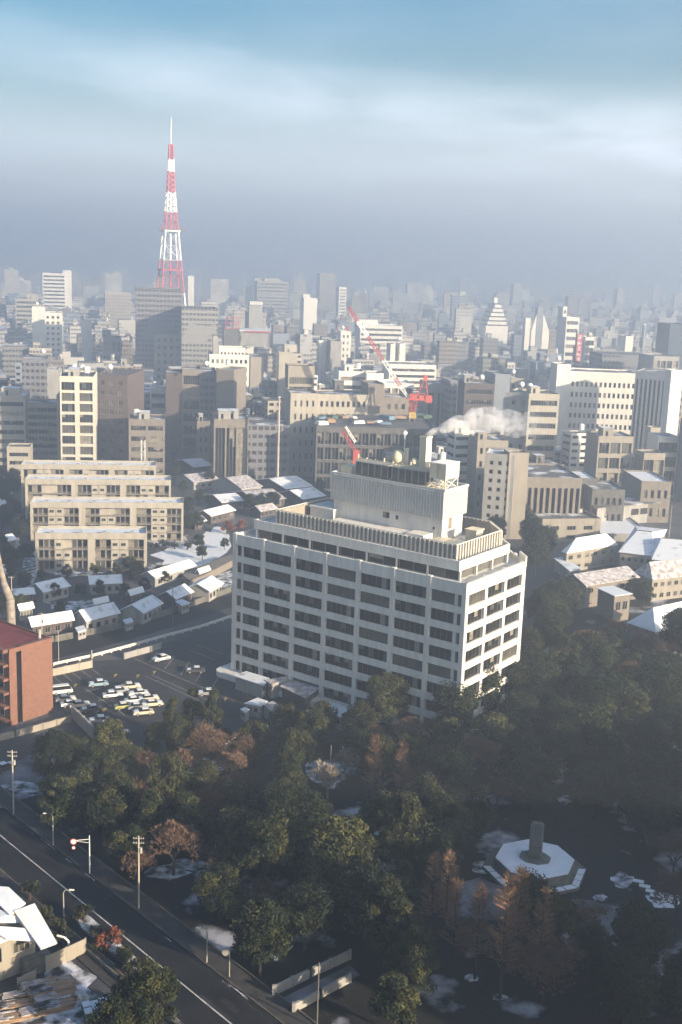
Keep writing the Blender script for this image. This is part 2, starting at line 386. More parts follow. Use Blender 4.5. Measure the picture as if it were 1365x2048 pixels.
def roof_gear(root, w, d, h, spec, rng, partsok=True, wm='grey'):
    """penthouse, tanks, masts. spec letters: p penthouse, P big penthouse, b ball tank, c cylinder tank, m mast, v vents"""
    for ch in spec:
        x = rng.uniform(-0.3, 0.3) * w; y = rng.uniform(0.3, 0.7) * d
        if ch in 'pP':
            pw = w * (0.3 if ch == 'p' else 0.5); pd = d * 0.4; ph = rng.uniform(2.6, 3.6) * (1 if ch == 'p' else 1.5)
            mb = MB(); mb.box(x - pw / 2, x + pw / 2, y - pd / 2, y + pd / 2, h + 0.02, h + ph, 0)
            mb.box(x - pw / 2 - 0.2, x + pw / 2 + 0.2, y - pd / 2 - 0.2, y + pd / 2 + 0.2, h + ph, h + ph + 0.25, 0)
            mb.box(x - pw * 0.25, x - pw * 0.25 + 1.0, y - pd / 2 - 0.04, y - pd / 2 - 0.003, h + 0.2, h + 2.2, 1)
            mb.quad((x - pw / 2, y - pd / 2, h + ph + 0.26), (x + pw / 2, y - pd / 2, h + ph + 0.26), (x + pw / 2, y + pd / 2, h + ph + 0.26), (x - pw / 2, y + pd / 2, h + ph + 0.26), 2)
            mb.build('penthouse', [M[wm], M['glass'], M['roofs']], root)
        elif ch == 'b':
            mb = MB(); r = 1.3
            for q in (-0.8, 0.8):
                mb.tube((x + q, y, h), (x + q, y, h + 2.4), 0.08, k=4, mi=1)
            mb.ball((x, y, h + 3.2), r); mb.build('water_tank', [M['cranewhite'], M['metal']], root, smooth=True)
        elif ch == 'c':
            mb = MB(); mb.tube((x, y, h + 1.2), (x, y, h + 3.6), 1.2, k=10)
            for q in (-0.7, 0.7): mb.tube((x + q, y, h), (x + q, y, h + 1.25), 0.08, k=4, mi=1)
            mb.ball((x, y, h + 3.6), 1.2, sz=0.4); mb.build('water_tank', [M['cranewhite'], M['metal']], root)
        elif ch == 'm':
            mb = MB(); mb.tube((x, y, h), (x, y, h + 7), 0.08, 0.04, k=5)
            for q in (3.5, 5, 6.4): mb.tube((x - 0.8, y, h + q), (x + 0.8, y, h + q), 0.04, k=4)
            mb.build('mast', M['metal'], root)
        elif ch == 'v':
            mb = MB()
            for q in range(3): mb.box(x + q * 1.8, x + q * 1.8 + 1.2, y, y + 1.1, h + 0.02, h + 1.3)
            mb.build('vent_unit', M['metal'], root)

def bld(label, x0, x1, ytop, D=None, yb=None, rot=9, d=16, wall='cream', kind='punched', fl=None, bays=None, side=None, sidek=None, gear='p', roofm='roof',
        yvis=None, cat='building', name='building', curt=0.3, par=0.7, top=1.2, base=0.0, group=None, rng=None, z0=0.0, pier=None, mull=1.2, sill=None, head=None, sidewall=None):
    rng = rng or random
    if D is not None:
        dr = ray(x0, 900); p0 = Vector((dr.x * D / dr.y, D, 0))
    else:
        p0 = W(x0, yb, z0)
    if kind == 'blank' and wall == 'dark': wall = 'cwdark'
    r = math.radians(rot); dv = Vector((math.cos(r), math.sin(r), 0))
    lo, hi = 0.5, 300.0
    for _ in range(40):
        mid = (lo + hi) / 2
        if P(p0 + dv * mid)[0] < x1: lo = mid
        else: hi = mid
    w = (lo + hi) / 2
    h = topz(p0.x, p0.y, ytop) - z0
    fl = fl or max(1, int(round(h / 3.5)))
    c = p0 + dv * (w / 2)
    root = thing(name, label, cat, (c.x, c.y, z0), r, group)
    TAKEN.append((x0, x1, ytop, yvis or (ytop + 60), p0.y)); FOOT.append((c.x, c.y, max(w, d) * 0.52 + 1))
    hb = h - par
    wl = MB()
    rec = {'ribbon': 0.35, 'punched': 0.3, 'balcony': 1.3, 'frame': 0.8, 'blank': 0.0}[kind]
    if kind == 'punched':
        n = bays or max(2, int(w / 3.2)); cols = colsplit(w, n, pier or w / n * 0.45); s_, h_ = sill or 0.32, head or 0.78
    elif kind == 'ribbon':
        n = bays or max(1, int(w / 9)); cols = colsplit(w, n, pier or 0.8, 0.9); s_, h_ = sill or 0.34, head or 0.80
    elif kind == 'balcony':
        n = bays or max(2, int(w / 6)); cols = colsplit(w, n, pier or 0.3, 0.3); s_, h_ = sill or 0.06, head or 0.90
    elif kind == 'frame':
        n = bays or max(2, int(w / 5)); cols = colsplit(w, n, pier or 0.6, 0.6); s_, h_ = sill or 0.14, head or 0.86
    nwin = 0
    if kind != 'blank':
        tot = fl * len(cols)
        zs = facade(wl, root, (-w / 2, 0), 0, w, hb, fl, cols, rec, s_, h_, base, top, mull, True, curt, rng=rng)
        if kind == 'balcony':
            bm_ = MB(); bw = MB()
            for a, b in zs:
                for c0, c1 in cols:
                    bw.box(-w / 2 + c0, -w / 2 + c1, 0.02, 0.12, a, a + 1.0)
            for i, (a, b) in enumerate(zs):
                bm_ = MB()
                for c0, c1 in cols: bm_.box(-w / 2 + c0 + 0.01, -w / 2 + c1 - 0.01, 0.03, 0.13, a + 0.005, a + 0.95)
                bm_.build('balcony', M['frame' if i % 2 else 'cream'] if False else M[wall], root)
    # core
    sl = sr = 0.0
    if side in ('l', 'b'): sl = 0.3
    if side in ('r', 'b'): sr = 0.3
    wl.box(-w / 2 + sl, w / 2 - sr, rec, d, 0, hb)
    for sd_, off in (('l', sl), ('r', sr)):
        if off:
            k2 = sidek or 'punched'; ww = d - rec
            n2 = max(1, int(ww / (3.6 if k2 == 'punched' else 9)))
            cols2 = colsplit(ww, n2, ww / n2 * 0.45 if k2 == 'punched' else 0.8)
            if sd_ == 'l': facade(wl, root, (-w / 2, d), -PI / 2, ww, hb, fl, cols2, 0.3, 0.32, 0.78, base, top, 1.2, True, curt, rng=rng)
            else: facade(wl, root, (w / 2, rec), PI / 2, ww, hb, fl, cols2, 0.3, 0.32, 0.78, base, top, 1.2, True, curt, rng=rng)
    # parapet
    t_ = 0.25
    wl.box(-w / 2, w / 2, 0, t_, hb, h); wl.box(-w / 2, w / 2, d - t_, d, hb, h)
    wl.box(-w / 2, -w / 2 + t_, t_, d - t_, hb, h); wl.box(w / 2 - t_, w / 2, t_, d - t_, hb, h)
    wl.build('wall', M[wall], root)
    rf = MB(); rf.box(-w / 2 + t_ + 0.01, w / 2 - t_ - 0.01, t_ + 0.01, d - t_ - 0.01, hb + 0.004, hb + 0.06); rf.build('roof', M[roofm], root)
    roof_gear(root, w, d, hb + 0.06, gear, rng, wm=wall if wall in ('cream', 'white', 'beige', 'grey') else 'grey')
    return root, w, h

def gable(label, eL, eR, rR, rL, ze, zr, roofm='roofs', wall='beige', name='house', cat='house', win=3, z0=0.0, group=None, hip=0.0, ov=0.5, ridge=False):
    """a house from the four corners of its roof slope that faces the camera: eave ends and ridge ends, as pixels, and their heights"""
    a, b, c_, d_ = W(*eL, ze), W(*eR, ze), W(*rR, zr), W(*rL, zr)
    e = ((a + b) / 2); rg = (c_ + d_) / 2
    u = (b - a); u.z = 0; w = (u.length + (c_ - d_).to_2d().length) / 2; u.normalize()
    vv = Vector((-u.y, u.x, 0)); run = (rg - e); run.z = 0
    dp = abs(run.dot(vv)); cx = ((e + rg) / 2); mid = cx.to_2d()
    ce = Vector((mid.x, mid.y)) - Vector((vv.x, vv.y)) * (dp / 2)
    ang = math.atan2(u.y, u.x)
    root = thing(name, label, cat, (ce.x, ce.y, z0), ang, group)
    FOOT.append((ce.x, ce.y, max(w, dp * 2) * 0.6 + 1))
    ze -= z0; zr -= z0
    o_ = ov
    wl = MB(); x0, x1 = -w / 2 + o_, w / 2 - o_; y0, y1 = o_, 2 * dp - o_
    wl.box(x0, x1, y0, y1, 0, ze - 0.05)
    if hip <= 0:
        zt = zr - 0.15
        for x in (x0 + 0.01, x1 - 0.21):
            p = [(x, y0, ze - 0.05), (x + 0.2, y0, ze - 0.05), (x + 0.2, y1, ze - 0.05), (x, y1, ze - 0.05), (x, dp - 0.05, zt), (x + 0.2, dp - 0.05, zt), (x + 0.2, dp + 0.05, zt), (x, dp + 0.05, zt)]
            wl.hexa(p)
    wl.build('wall', M[wall], root)
    rf = MB(); t_ = 0.18; hp = hip
    A, B, C_, D_ = (-w / 2, 0, ze), (w / 2, 0, ze), (w / 2 - hp, dp, zr), (-w / 2 + hp, dp, zr)
    E_, F_ = (w / 2, 2 * dp, ze), (-w / 2, 2 * dp, ze)
    up = lambda q: (q[0], q[1], q[2] + t_)
    rf.hexa([A, B, C_, D_, up(A), up(B), up(C_), up(D_)]); rf.hexa([D_, C_, E_, F_, up(D_), up(C_), up(E_), up(F_)])
    if hp > 0:
        rf.tri(up(A), up(D_), up(F_)); rf.tri(up(B), up(E_), up(C_)); rf.tri(A, F_, D_); rf.tri(B, C_, E_)
        rf.quad(A, up(A), up(F_), F_); rf.quad(B, E_, up(E_), up(B))
    ro = rf.build('roof', M[roofm], root)
    if ridge:
        rb = MB(); rb.box(-w / 2 + hp, w / 2 - hp, dp - 0.25, dp + 0.25, zr + t_ * 0.6, zr + t_ + 0.2); rb.build('ridge_cap', M['stone'], ro)
    flo = max(1, int(ze / 3.0))
    for k in range(flo):
        zb = ze * k / flo + 0.9
        for i in range(win):
            ww = min(1.8, (x1 - x0) / win * 0.55); xx = x0 + (x1 - x0) * (i + 0.5) / win - ww / 2
            hh = min(1.3, ze / flo - 1.3)
            if hh < 0.5: continue
            me = window_mesh(ww, hh, random.choice(['glass', 'glass', 'glassb']), 0.9)
            link('window', me, root, (xx, y0 - 0.03, zb))
    me = window_mesh(1.4, 1.2, 'glass', 0.7)
    link('window', me, root, (x1 + 0.03, dp - 0.7, 1.0), PI / 2)
    return root

# ================================================================== SETTING
g = MB(); S = 16000
g.quad((-S, -3000, 0), (S, -3000, 0), (S, 2 * S, 0), (-S, 2 * S, 0)); struct('ground', g, M['ground'])
sheet('park_ground', [(105, 1545), (200, 1490), (300, 1470), (480, 1452), (640, 1440), (870, 1440), (930, 1390), (1050, 1330), (1090, 1180), (1500, 1120), (1900, 1700), (1900, 2500), (700, 2500), (560, 2120), (500, 1995), (130, 1712), (0, 1600), (0, 1545)], 0.012, M['soil'])
# the road at the lower left, straight, with its painted line and kerbs
A, B = W(0, 1670), W(463, 2048)
rd = (B - A); rd.z = 0; rd.normalize(); rn = Vector((-rd.y, rd.x, 0))        # rn points to the park side
def offs(px, py): return (W(px, py) - A).dot(rn)
o_r = (offs(125, 1710) + offs(493, 1988)) / 2; o_w = (offs(330, 1820) + offs(452, 1920)) / 2; o_l = (offs(150, 1862) + offs(350, 2043)) / 2
def rp_(s, o, z=0): v = A + rd * s + rn * o; return (v.x, v.y, z)
def strip(name, o0, o1, s0, s1, z, m_):
    mb = MB(); mb.quad(rp_(s0, o0, z), rp_(s1, o0, z), rp_(s1, o1, z), rp_(s0, o1, z)); return struct(name, mb, m_)
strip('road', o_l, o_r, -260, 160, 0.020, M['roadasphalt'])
strip('road_marking', -0.10, 0.10, -200, 120, 0.026, M['paint'])
strip('road_marking', o_r - 0.9, o_r - 0.80, -200, 120, 0.026, M['patchl'])
kb = MB(); kb.box(0, 1, 0, 1, 0, 1, 0, lambda x, y, z: rp_(-230 + 380 * x, o_r + 0.22 * y, 0.14 * z)); struct('kerb', kb, M['kerb'])
kb = MB(); kb.box(0, 1, 0, 1, 0, 1, 0, lambda x, y, z: rp_(-230 + 380 * x, o_l - 0.22 * y, 0.14 * z)); struct('kerb', kb, M['kerb'])
kb = MB(); kb.box(0, 1, 0, 1, 0, 1, 0, lambda x, y, z: rp_(-230 + 380 * x, o_r + 0.224 + (o_w - o_r - 0.3) * y, 0.13 * z)); struct('pavement', kb, M['paving'])
kb = MB(); kb.box(0, 1, 0, 1, 0, 1, 0, lambda x, y, z: rp_(-230 + 380 * x, o_l - 0.224 - 2.6 * y, 0.13 * z)); struct('pavement', kb, M['paving'])
kb = MB(); kb.box(0, 1, 0, 1, 0, 1, 0, lambda x, y, z: rp_(-60 + 200 * x, o_w + 0.2 * y, 0.32 * z)); o = kb.build('kerb_wall', M['kerb']); o['kind'] = 'structure'

wr = random.Random(12)
for i in range(34):
    s0 = wr.uniform(-170, 60); o0 = wr.uniform(o_l + .5, o_r - 3); mb = MB(); l_, w_ = wr.uniform(2, 14), wr.uniform(.5, 1.6)
    mb.quad(rp_(s0, o0, .0225 + .0001 * i), rp_(s0 + l_, o0, .0225 + .0001 * i), rp_(s0 + l_, o0 + w_, .0225 + .0001 * i), rp_(s0, o0 + w_, .0225 + .0001 * i)); struct('road_patch', mb, M['asphalt' if i % 3 == 0 else 'patch'])
for i in range(60):
    s0 = wr.uniform(-170, 60); e_ = wr.choice([o_r - wr.uniform(.25, .6), o_l + wr.uniform(0, .3)]); mb = MB(); l_, w_ = wr.uniform(.8, 5), wr.uniform(.12, .3); k = 7
    top = [rp_(s0 + l_ * j / k, e_ + w_ * wr.uniform(.3, 1), .027) for j in range(k + 1)]; bot = [rp_(s0 + l_ * j / k, e_, .027) for j in range(k + 1)]
    for j in range(k): mb.quad(bot[j], bot[j + 1], top[j + 1], top[j])
    struct('slush', mb, M['snowd'])
# car park, back road, verge
sheet('car_park', [(60, 1372), (110, 1340), (186, 1322), (250, 1318), (330, 1285), (470, 1262), (700, 1380), (760, 1470), (520, 1510), (300, 1520), (200, 1490), (148, 1440)], 0.016, M['asphalt'])
sheet('back_road', [(-60, 1355), (60, 1330), (185, 1300), (300, 1268), (470, 1212), (760, 1130), (760, 1110), (470, 1186), (300, 1238), (150, 1275), (60, 1292), (-60, 1310)], 0.014, M['roadasphalt'])
sheet('verge', [(-60, 1308), (60, 1290), (150, 1273), (300, 1236), (470, 1184), (470, 1160), (300, 1210), (150, 1250), (-60, 1290)], 0.018, M['paving'])
sheet('path', [(-80, 1590), (0, 1540), (120, 1480), (150, 1490), (190, 1540), (120, 1545), (0, 1600), (-80, 1660)], 0.022, M['path'])
sheet('path', [(905, 1770), (960, 1755), (1060, 1795), (1180, 1800), (1270, 1830), (1400, 1960), (1400, 2040), (1240, 1900), (1120, 1850), (980, 1840), (900, 1830)], 0.020, M['path'])
def blob(px, py, rx, ry, n=14, jag=0.3, seed=0):
    r_ = random.Random(seed or int(px * 7 + py)); return [(px + rx * (1 + r_.uniform(-jag, jag)) * math.cos(2 * PI * i / n), py + ry * (1 + r_.uniform(-jag, jag)) * math.sin(2 * PI * i / n)) for i in range(n)]
for i, (px, py, rx, ry) in enumerate([(330, 1745, 48, 14), (380, 1730, 40, 12), (735, 1665, 34, 10), (590, 1645, 26, 7), (425, 1540, 20, 10), (655, 1545, 45, 30), (190, 1545, 24, 8), (40, 1578, 40, 14),
                                      (960, 1590, 28, 12), (870, 1560, 20, 7), (975, 1735, 30, 16), (1245, 1760, 22, 14), (1330, 1800, 34, 16), (1345, 1940, 22, 24), (1290, 1860, 14, 9), (1200, 1795, 16, 7), (1130, 1600, 16, 8), (1350, 1640, 24, 14), (1320, 1530, 22, 12),
                                      (370, 1110, 60, 22), (420, 1092, 34, 26), (440, 1072, 16, 22), (455, 1160, 26, 18), (340, 1080, 50, 14), (150, 1210, 60, 10), (330, 1135, 40, 10), (60, 1140, 14, 40), (150, 1145, 60, 7), (20, 1000, 10, 22), (30, 1085, 10, 14),
                                      (820, 1905, 16, 6), (945, 1955, 14, 8), (1000, 1995, 14, 8), (700, 1520, 20, 30), (550, 1900, 14, 20), (475, 1482, 10, 5), (130, 1975, 60, 45), (100, 2040, 110, 30)]):
    sheet('snow', blob(px, py, rx, ry), 0.030 + 0.0045 * (i % 5), M['snowd'] if i not in (20, 19, 21, 12) else M['snow'])
# painted bays of the car park
def paint(p0, p1, w=0.17, m_='paintd', z=0.028):
    a, b = W(*p0), W(*p1); d = (b - a).normalized(); n_ = Vector((-d.y, d.x, 0)) * w / 2
    mb = MB(); mb.quad(*[(q.x, q.y, z) for q in (a - n_, b - n_, b + n_, a + n_)]); struct('road_marking', mb, M[m_])
for p0, p1 in [((109, 1354), (124, 1367)), ((127, 1348), (144, 1362)), ((144, 1345), (163, 1359)), ((163, 1341), (183, 1355)), ((184, 1338), (202, 1351)), ((170, 1377), (250, 1430)), ((291, 1352), (400, 1402)), ((303, 1350), (420, 1402)),
               ((115, 1400), (148, 1422)), ((160, 1402), (212, 1440)), ((270, 1318), (350, 1352)), ((350, 1352), (430, 1385)), ((318, 1303), (300, 1325)), ((350, 1312), (330, 1338)), ((380, 1322), (362, 1350)), ((410, 1335), (392, 1362)), ((440, 1350), (425, 1375)),
               ((205, 1375), (170, 1384)), ((232, 1392), (197, 1402)), ((250, 1403), (214, 1414)), ((395, 1290), (445, 1308)), ((380, 1300), (430, 1320))]:
    paint(p0, p1)
for px, py in [(151, 1371), (231, 1351), (209, 1420), (309, 1345), (186, 1314), (276, 1352), (451, 1399)]:
    c = W(px, py); mb = MB()
    mb.quad((c.x - .15, c.y - 1, .028), (c.x + .15, c.y - 1, .028), (c.x + .15, c.y + .3, .028), (c.x - .15, c.y + .3, .028)); mb.tri((c.x - .5, c.y + .3, .028), (c.x + .5, c.y + .3, .028), (c.x, c.y + 1.2, .028)); struct('road_marking', mb, M['yellow'])

# ------------------------------------------------------------------ haze
TOPZ = 208
hz = MB(); hz.box(-7500, 7500, -400, 11500, -1.5, TOPZ)
ho = hz.build('haze', []); ho['kind'] = 'stuff'
hm = bpy.data.materials.new('haze_air'); hm.use_nodes = True; t = hm.node_tree; t.nodes.clear()
ov = t.nodes.new('ShaderNodeOutputMaterial'); pv = t.nodes.new('ShaderNodeVolumePrincipled')
pv.inputs['Color'].default_value = (0.62, 0.71, 0.845, 1); pv.inputs['Density'].default_value = 0.00098; pv.inputs['Anisotropy'].default_value = 0.55
t.links.new(pv.outputs[0], ov.inputs['Volume']); ho.data.materials.append(hm)

# ================================================================== MAIN OFFICE BLOCK
Cc = Vector((24.554, 214.103, 0)); ANG = math.radians(-36.07)
LX, H1 = -59.6, 32.9
main = thing('office_building', 'large white concrete office block with grid facade, fenced terrace roof and smoking chimney', 'building', Cc, ANG)
TAKEN.append((455, 1075, 860, 1440, 214)); FOOT.append((0, 250, 44))
wl = MB(); rec = 0.62
fl8, base, top = 8, 0.0, 2.4
fhm = (H1 - top) / fl8
def gridface(org, ang, w, n, nm_col, flip=False):
    ca, sa = math.cos(ang), math.sin(ang)
    T = lambda s, d, z: (org[0] + ca * s - sa * d, org[1] + sa * s + ca * d, z)
    b = w / n
    # columns stand proud of the spandrels
    for i in range(n + 1):
        mb = MB(); s = i * b; hw = 0.47
        s0, s1 = max(0, s - hw), min(w, s + hw)
        if i in (0,): s0, s1 = 0.0, 0.95
        if i == n: s0, s1 = w - 0.95, w
        mb.box(s0, s1, -0.07, 0.75, 0, H1 + 0.12, 0, T)
        mb.build('column', M['white'], main)
    for k in range(fl8 + 1):
        z1 = H1 - top - k * fhm + 1.55 if k < fl8 else 1.55 - 0.2
        if k == 0: z0_, z1 = H1 - top, H1
        else:
            z1 = H1 - top - k * fhm + 1.36; z0_ = H1 - top - k * fhm
        mb = MB()
        for i in range(n):
            s0 = 0.95 if i == 0 else i * b + 0.47; s1 = w - 0.95 if i == n - 1 else (i + 1) * b - 0.47
            mb.box(s0, s1, 0.0, 0.50, z0_, z1, 0, T)
        mb.build('spandrel', M['white'], main)
    # deep reveal floor slabs and glazing line
    for k in range(1, fl8 + 1):
        z0_ = H1 - top - k * fhm
        for i in range(n):
            s0 = i * b + 0.5; s1 = (i + 1) * b - 0.5
            r = random.random(); var = 'glass' if r > 0.14 else 'glassb'
            me = window_mesh(s1 - s0, fhm - 0.7, var, 1.3, 'dark')
            link('window', me, main, T(s0, rec, z0_ + 0.68), ang)
gridface((LX, 0), 0, -LX, 7, 'a')
gridface((0, 0), PI / 2, 23.6, 3, 'b')
# inner corner columns that catch the sun through the last bays
mb = MB(); mb.box(-2.8, -2.1, 0.51, 0.8, 0, H1 - 0.5); mb.build('column', M['white'], main)
mb = MB(); mb.box(LX + 2.1, LX + 2.7, 0.51, 0.8, 0, H1 - 0.5); mb.build('column', M['white'], main)
# core and floors
poly = [(LX + 2.6, rec + 0.02), (-rec - 1.0, rec + 0.02), (-rec - 0.02, rec + 1.0), (-rec - 0.02, 23.0), (-10.6, 32.4), (-49, 32.4), (LX + 0.8, 23.0), (LX + 0.8, 3.0)]
wl.prism(poly, 0, H1 - 0.9, 0)
for k in range(1, fl8 + 1):
    z0_ = H1 - top - k * fhm + 0.3
    wl.box(LX + 0.9, -0.02 - 0.55, 0.51, rec + 0.0, z0_, z0_ + 0.34)
    wl.box(-rec + 0.0, -0.51, rec + 0.01, 23.2, z0_, z0_ + 0.34)
# the far sides: chamfers, back and left, with their own bands
outer = [(0, 23.6), (-10, 33.6), (-49.6, 33.6), (LX, 23.6), (LX, 0.9)]
for i in range(len(outer) - 1):
    (xa, ya), (xb, yb_) = outer[i], outer[i + 1]
    Lg = math.hypot(xb - xa, yb_ - ya); an = math.atan2(yb_ - ya, xb - xa)
    ca, sa = math.cos(an), math.sin(an); T = lambda s, d, z: (xa + ca * s - sa * d, ya + sa * s + ca * d, z)
    nb = max(1, round(Lg / 8.2))
    for k in range(fl8 + 1):
        z0_ = H1 - top - k * fhm if k else H1 - top; z1 = z0_ + 1.62 if k else H1
        wl.box(0.02, Lg - 0.02, 0, 0.5, z0_, z1, 0, T)
    cmb_ = MB()
    for j in range(nb + 1):
        s = j * Lg / nb; cmb_.box(max(0.0, s - 0.6), min(Lg, s + 0.6), -0.35, -0.005, 0, H1 + 0.1, 0, T)
    cmb_.build('column', M['white'], main)
    gm = MB(); gm.quad(T(0.3, 0.8, 1), T(Lg - 0.3, 0.8, 1), T(Lg - 0.3, 0.8, H1 - 1), T(0.3, 0.8, H1 - 1)); gm.build('rear_glazing', M['glass'], main)
# terrace deck under the parapet
wl.prism([(LX + 0.6, 0.6), (-0.6, 0.6), (-0.6, 23.4), (-10.2, 33.0), (-49.4, 33.0), (LX + 0.6, 23.4)], H1 - 1.2, H1 - 0.88, 0)
wl.build('wall', M['white'], main)
# the raised corner panel at the far right of the parapet
mb = MB(); mb.box(-2.9, 0.3, 23.9, 24.5, H1 - 1.0, H1 + 1.2, 0, lambda x, y, z: (x + 0.0, y + (-x) * 1.0 - 0.3, z)); mb.build('parapet_panel', M['white'], main)
# set-back storey
SB = [(-56.2, 3.0), (-3.6, 3.0), (-3.6, 23.4), (-9.2, 29.0), (-50.6, 29.0), (-56.2, 23.4)]
def inset(poly, d):
    n = len(poly); outp = []
    for i in range(n):
        p, q, r_ = Vector(poly[i - 1]), Vector(poly[i]), Vector(poly[(i + 1) % n])
        e1 = (q - p).normalized(); e2 = (r_ - q).normalized(); n1 = Vector((-e1.y, e1.x)); n2 = Vector((-e2.y, e2.x))
        bis = (n1 + n2); bis = bis / bis.dot(n1) if bis.length > 1e-4 else n1
        outp.append(tuple(q + bis * d))
    return outp
sb = MB(); sb.prism(inset(SB, 0.9), H1 - 0.87, 35.0, 0); sb.build('penthouse_wall', M['brown'], main)
ring_o, ring_i = SB, inset(SB, 0.45)
def ring(mb, po, pi_, z0, z1, mi=0):
    n = len(po)
    for i in range(n):
        j = (i + 1) % n
        mb.hexa([(*po[i], z0), (*po[j], z0), (*pi_[j], z0), (*pi_[i], z0), (*po[i], z1), (*po[j], z1), (*pi_[j], z1), (*pi_[i], z1)], mi)
fs = MB(); ring(fs, ring_o, inset(SB, 0.35), 34.15, 36.15); fs.build('fascia', M['white'], main)
dk = MB(); dk.prism(inset(SB, 0.36), 35.0, 35.75, 0); dk.build('roof_deck', M['rooft'], main)
for i in range(8):
    x = -56.0 + 0.5 + i * (52.0 / 7); mb = MB(); mb.box(x - 0.16, x + 0.16, 3.05, 3.4, H1 - 0.87, 34.15); mb.build('post', M['white'], main)
for i in range(4):
    y = 3.7 + i * 6.4; mb = MB(); mb.box(-4.0, -3.65, y - 0.18, y + 0.18, H1 - 0.87, 34.15); mb.build('post', M['white'], main)
for i in range(7):
    x0_ = -55.5 + i * 7.43 + 0.25; link('ribbon_window', window_mesh(6.9, 2.0, 'glass', 3.4), main, (x0_, 3.86, H1 - 0.8))
for i in range(3):
    link('ribbon_window', window_mesh(6.0, 1.95, 'glassb', 0.55), main, (-4.46, 3.9 + i * 6.45, H1 - 0.8), PI / 2)
# fence of fins round the roof terrace
FP = [(-51, 4.4), (-5.2, 4.4), (-5.2, 22.4), (-14.6, 31.6 - 3.2), (-45, 28.4), (-51, 22.6)]
FP[3] = (-11.2, 28.4)
for i in range(len(FP)):
    (xa, ya), (xb, yb_) = FP[i], FP[(i + 1) % len(FP)]
    Lg = math.hypot(xb - xa, yb_ - ya); an = math.atan2(yb_ - ya, xb - xa); ca, sa = math.cos(an), math.sin(an)
    T = lambda s, d, z: (xa + ca * s - sa * d, ya + sa * s + ca * d, z)
    mb = MB(); pn = MB(); n = int(Lg / 1.05)
    for j in range(n + 1):
        s = j * Lg / n; mb.box(s - 0.11, s + 0.11, -0.20, 0.16, 35.76, 38.9, 0, T)
    pn.box(0.1, Lg - 0.1, 0.17, 0.22, 36.0, 38.75, 0, T); mb.box(0.1, Lg - 0.1, -0.05, 0.16, 38.901, 39.05, 0, T); pn.build('fence_panel', M['beige'], main)
    mb.build('terrace_fence', M['fence'], main)
# rooftop plant storey
mb = MB(); mb.box(-44.2, -15.9, 16.2, 24.4, 35.76, 40.6)
mb.build('plant_room', M['white'], main)
mb = MB()
mb.box(-44.6, -15.4, 15.6, 24.9, 40.62, 46.3)
n = 44
for i in range(n):
    x = -44.5 + i * 29.0 / (n - 1); mb.box(x - 0.12, x + 0.12, 15.36, 15.598, 40.66, 46.5)
for k_ in range(5): mb.box(-44.4, -15.6, 15.50, 15.597, 41.6 + k_ * 1.05, 41.75 + k_ * 1.05)
for i in range(16):
    y = 15.7 + i * 9.1 / 15; mb.box(-15.398, -15.22, y - 0.07, y + 0.07, 40.66, 46.5)
mb.box(-44.8, -15.2, 15.4, 15.75, 46.5, 46.95); mb.box(-44.8, -15.2, 24.75, 25.1, 46.5, 46.95); mb.box(-15.55, -15.2, 15.75, 24.75, 46.5, 46.95); mb.box(-44.8, -44.45, 15.75, 24.75, 46.5, 46.95)
mb.build('louvred_screen', M['louvre'], main)
link('window', window_mesh(1.7, 1.3, 'glass', 0.9), main, (-30.9, 16.16, 38.6)); link('window', window_mesh(0.7, 0.9, 'glass', 0.7), main, (-27.6, 16.16, 38.7)); link('window', window_mesh(0.6, 0.6, 'glass', 0.7), main, (-18.2, 16.16, 38.0))
mb = MB(); mb.quad((-15.86, 18.6, 38.0), (-15.86, 20.1, 38.0), (-15.86, 20.1, 40.5), (-15.86, 18.6, 40.5)); mb.build('louvre_door', M['tan'], main)
mb = MB(); mb.box(-42, -22, 11.3, 16.0, 35.76, 36.9); mb.box(-22.3, -18, 12.3, 16, 35.76, 37.3); mb.build('duct_cover', M['white'], main)
mb = MB(); mb.box(-16.0, -9.0, 9.4, 15.0, 35.76, 37.0); mb.box(-15.9, -9.4, 15.05, 17.0, 35.76, 36.7); mb.build('duct_cover', M['creamm'], main)
mb = MB(); mb.box(-11.6, -9.0, 18.6, 21.4, 35.76, 38.6); mb.box(-11.8, -8.8, 18.4, 21.6, 38.62, 38.85); mb.build('vent_housing', M['creamm'], main)
mb = MB(); mb.box(-49.5, -43.0, 14.5, 21.0, 35.76, 38.4); mb.box(-49.8, -42.8, 14.2, 21.3, 38.42, 38.7); mb.build('stair_head', M['louvre'], main)
# condensers, towers, tanks, chimney
for i in range(2):
    mb = MB(); x = -39.6 + i * 9.6; mb.box(x, x + 8.8, 17.4, 20.4, 46.9, 49.6, 0)
    for j in range(6): mb.box(x + 0.1 + j * 1.7, x + 0.22 + j * 1.7, 17.28, 17.396, 46.9, 49.7, 1)
    mb.box(x - 0.1, x + 8.9, 17.2, 20.6, 49.62, 49.8, 1); mb.build('condenser', [M['dark'], M['metal']], main)
mb = MB()
for j in range(9): mb.tube((-40 + j * 2.3, 19, 49.8), (-40 + j * 2.3, 19, 50.5 + 0.5 * (j % 3 == 0)), 0.16, k=6)
mb.tube((-40, 19.0, 50.2), (-21, 19.0, 50.2), 0.12, k=6); mb.tube((-40, 18.0, 50.0), (-21, 18.0, 50.0), 0.1, k=6); mb.build('pipework', M['creamm'], main)
mb = MB(); mb.box(-44, -41, 18, 21, 46.4, 48.2); mb.build('vent_housing', M['creamm'], main)
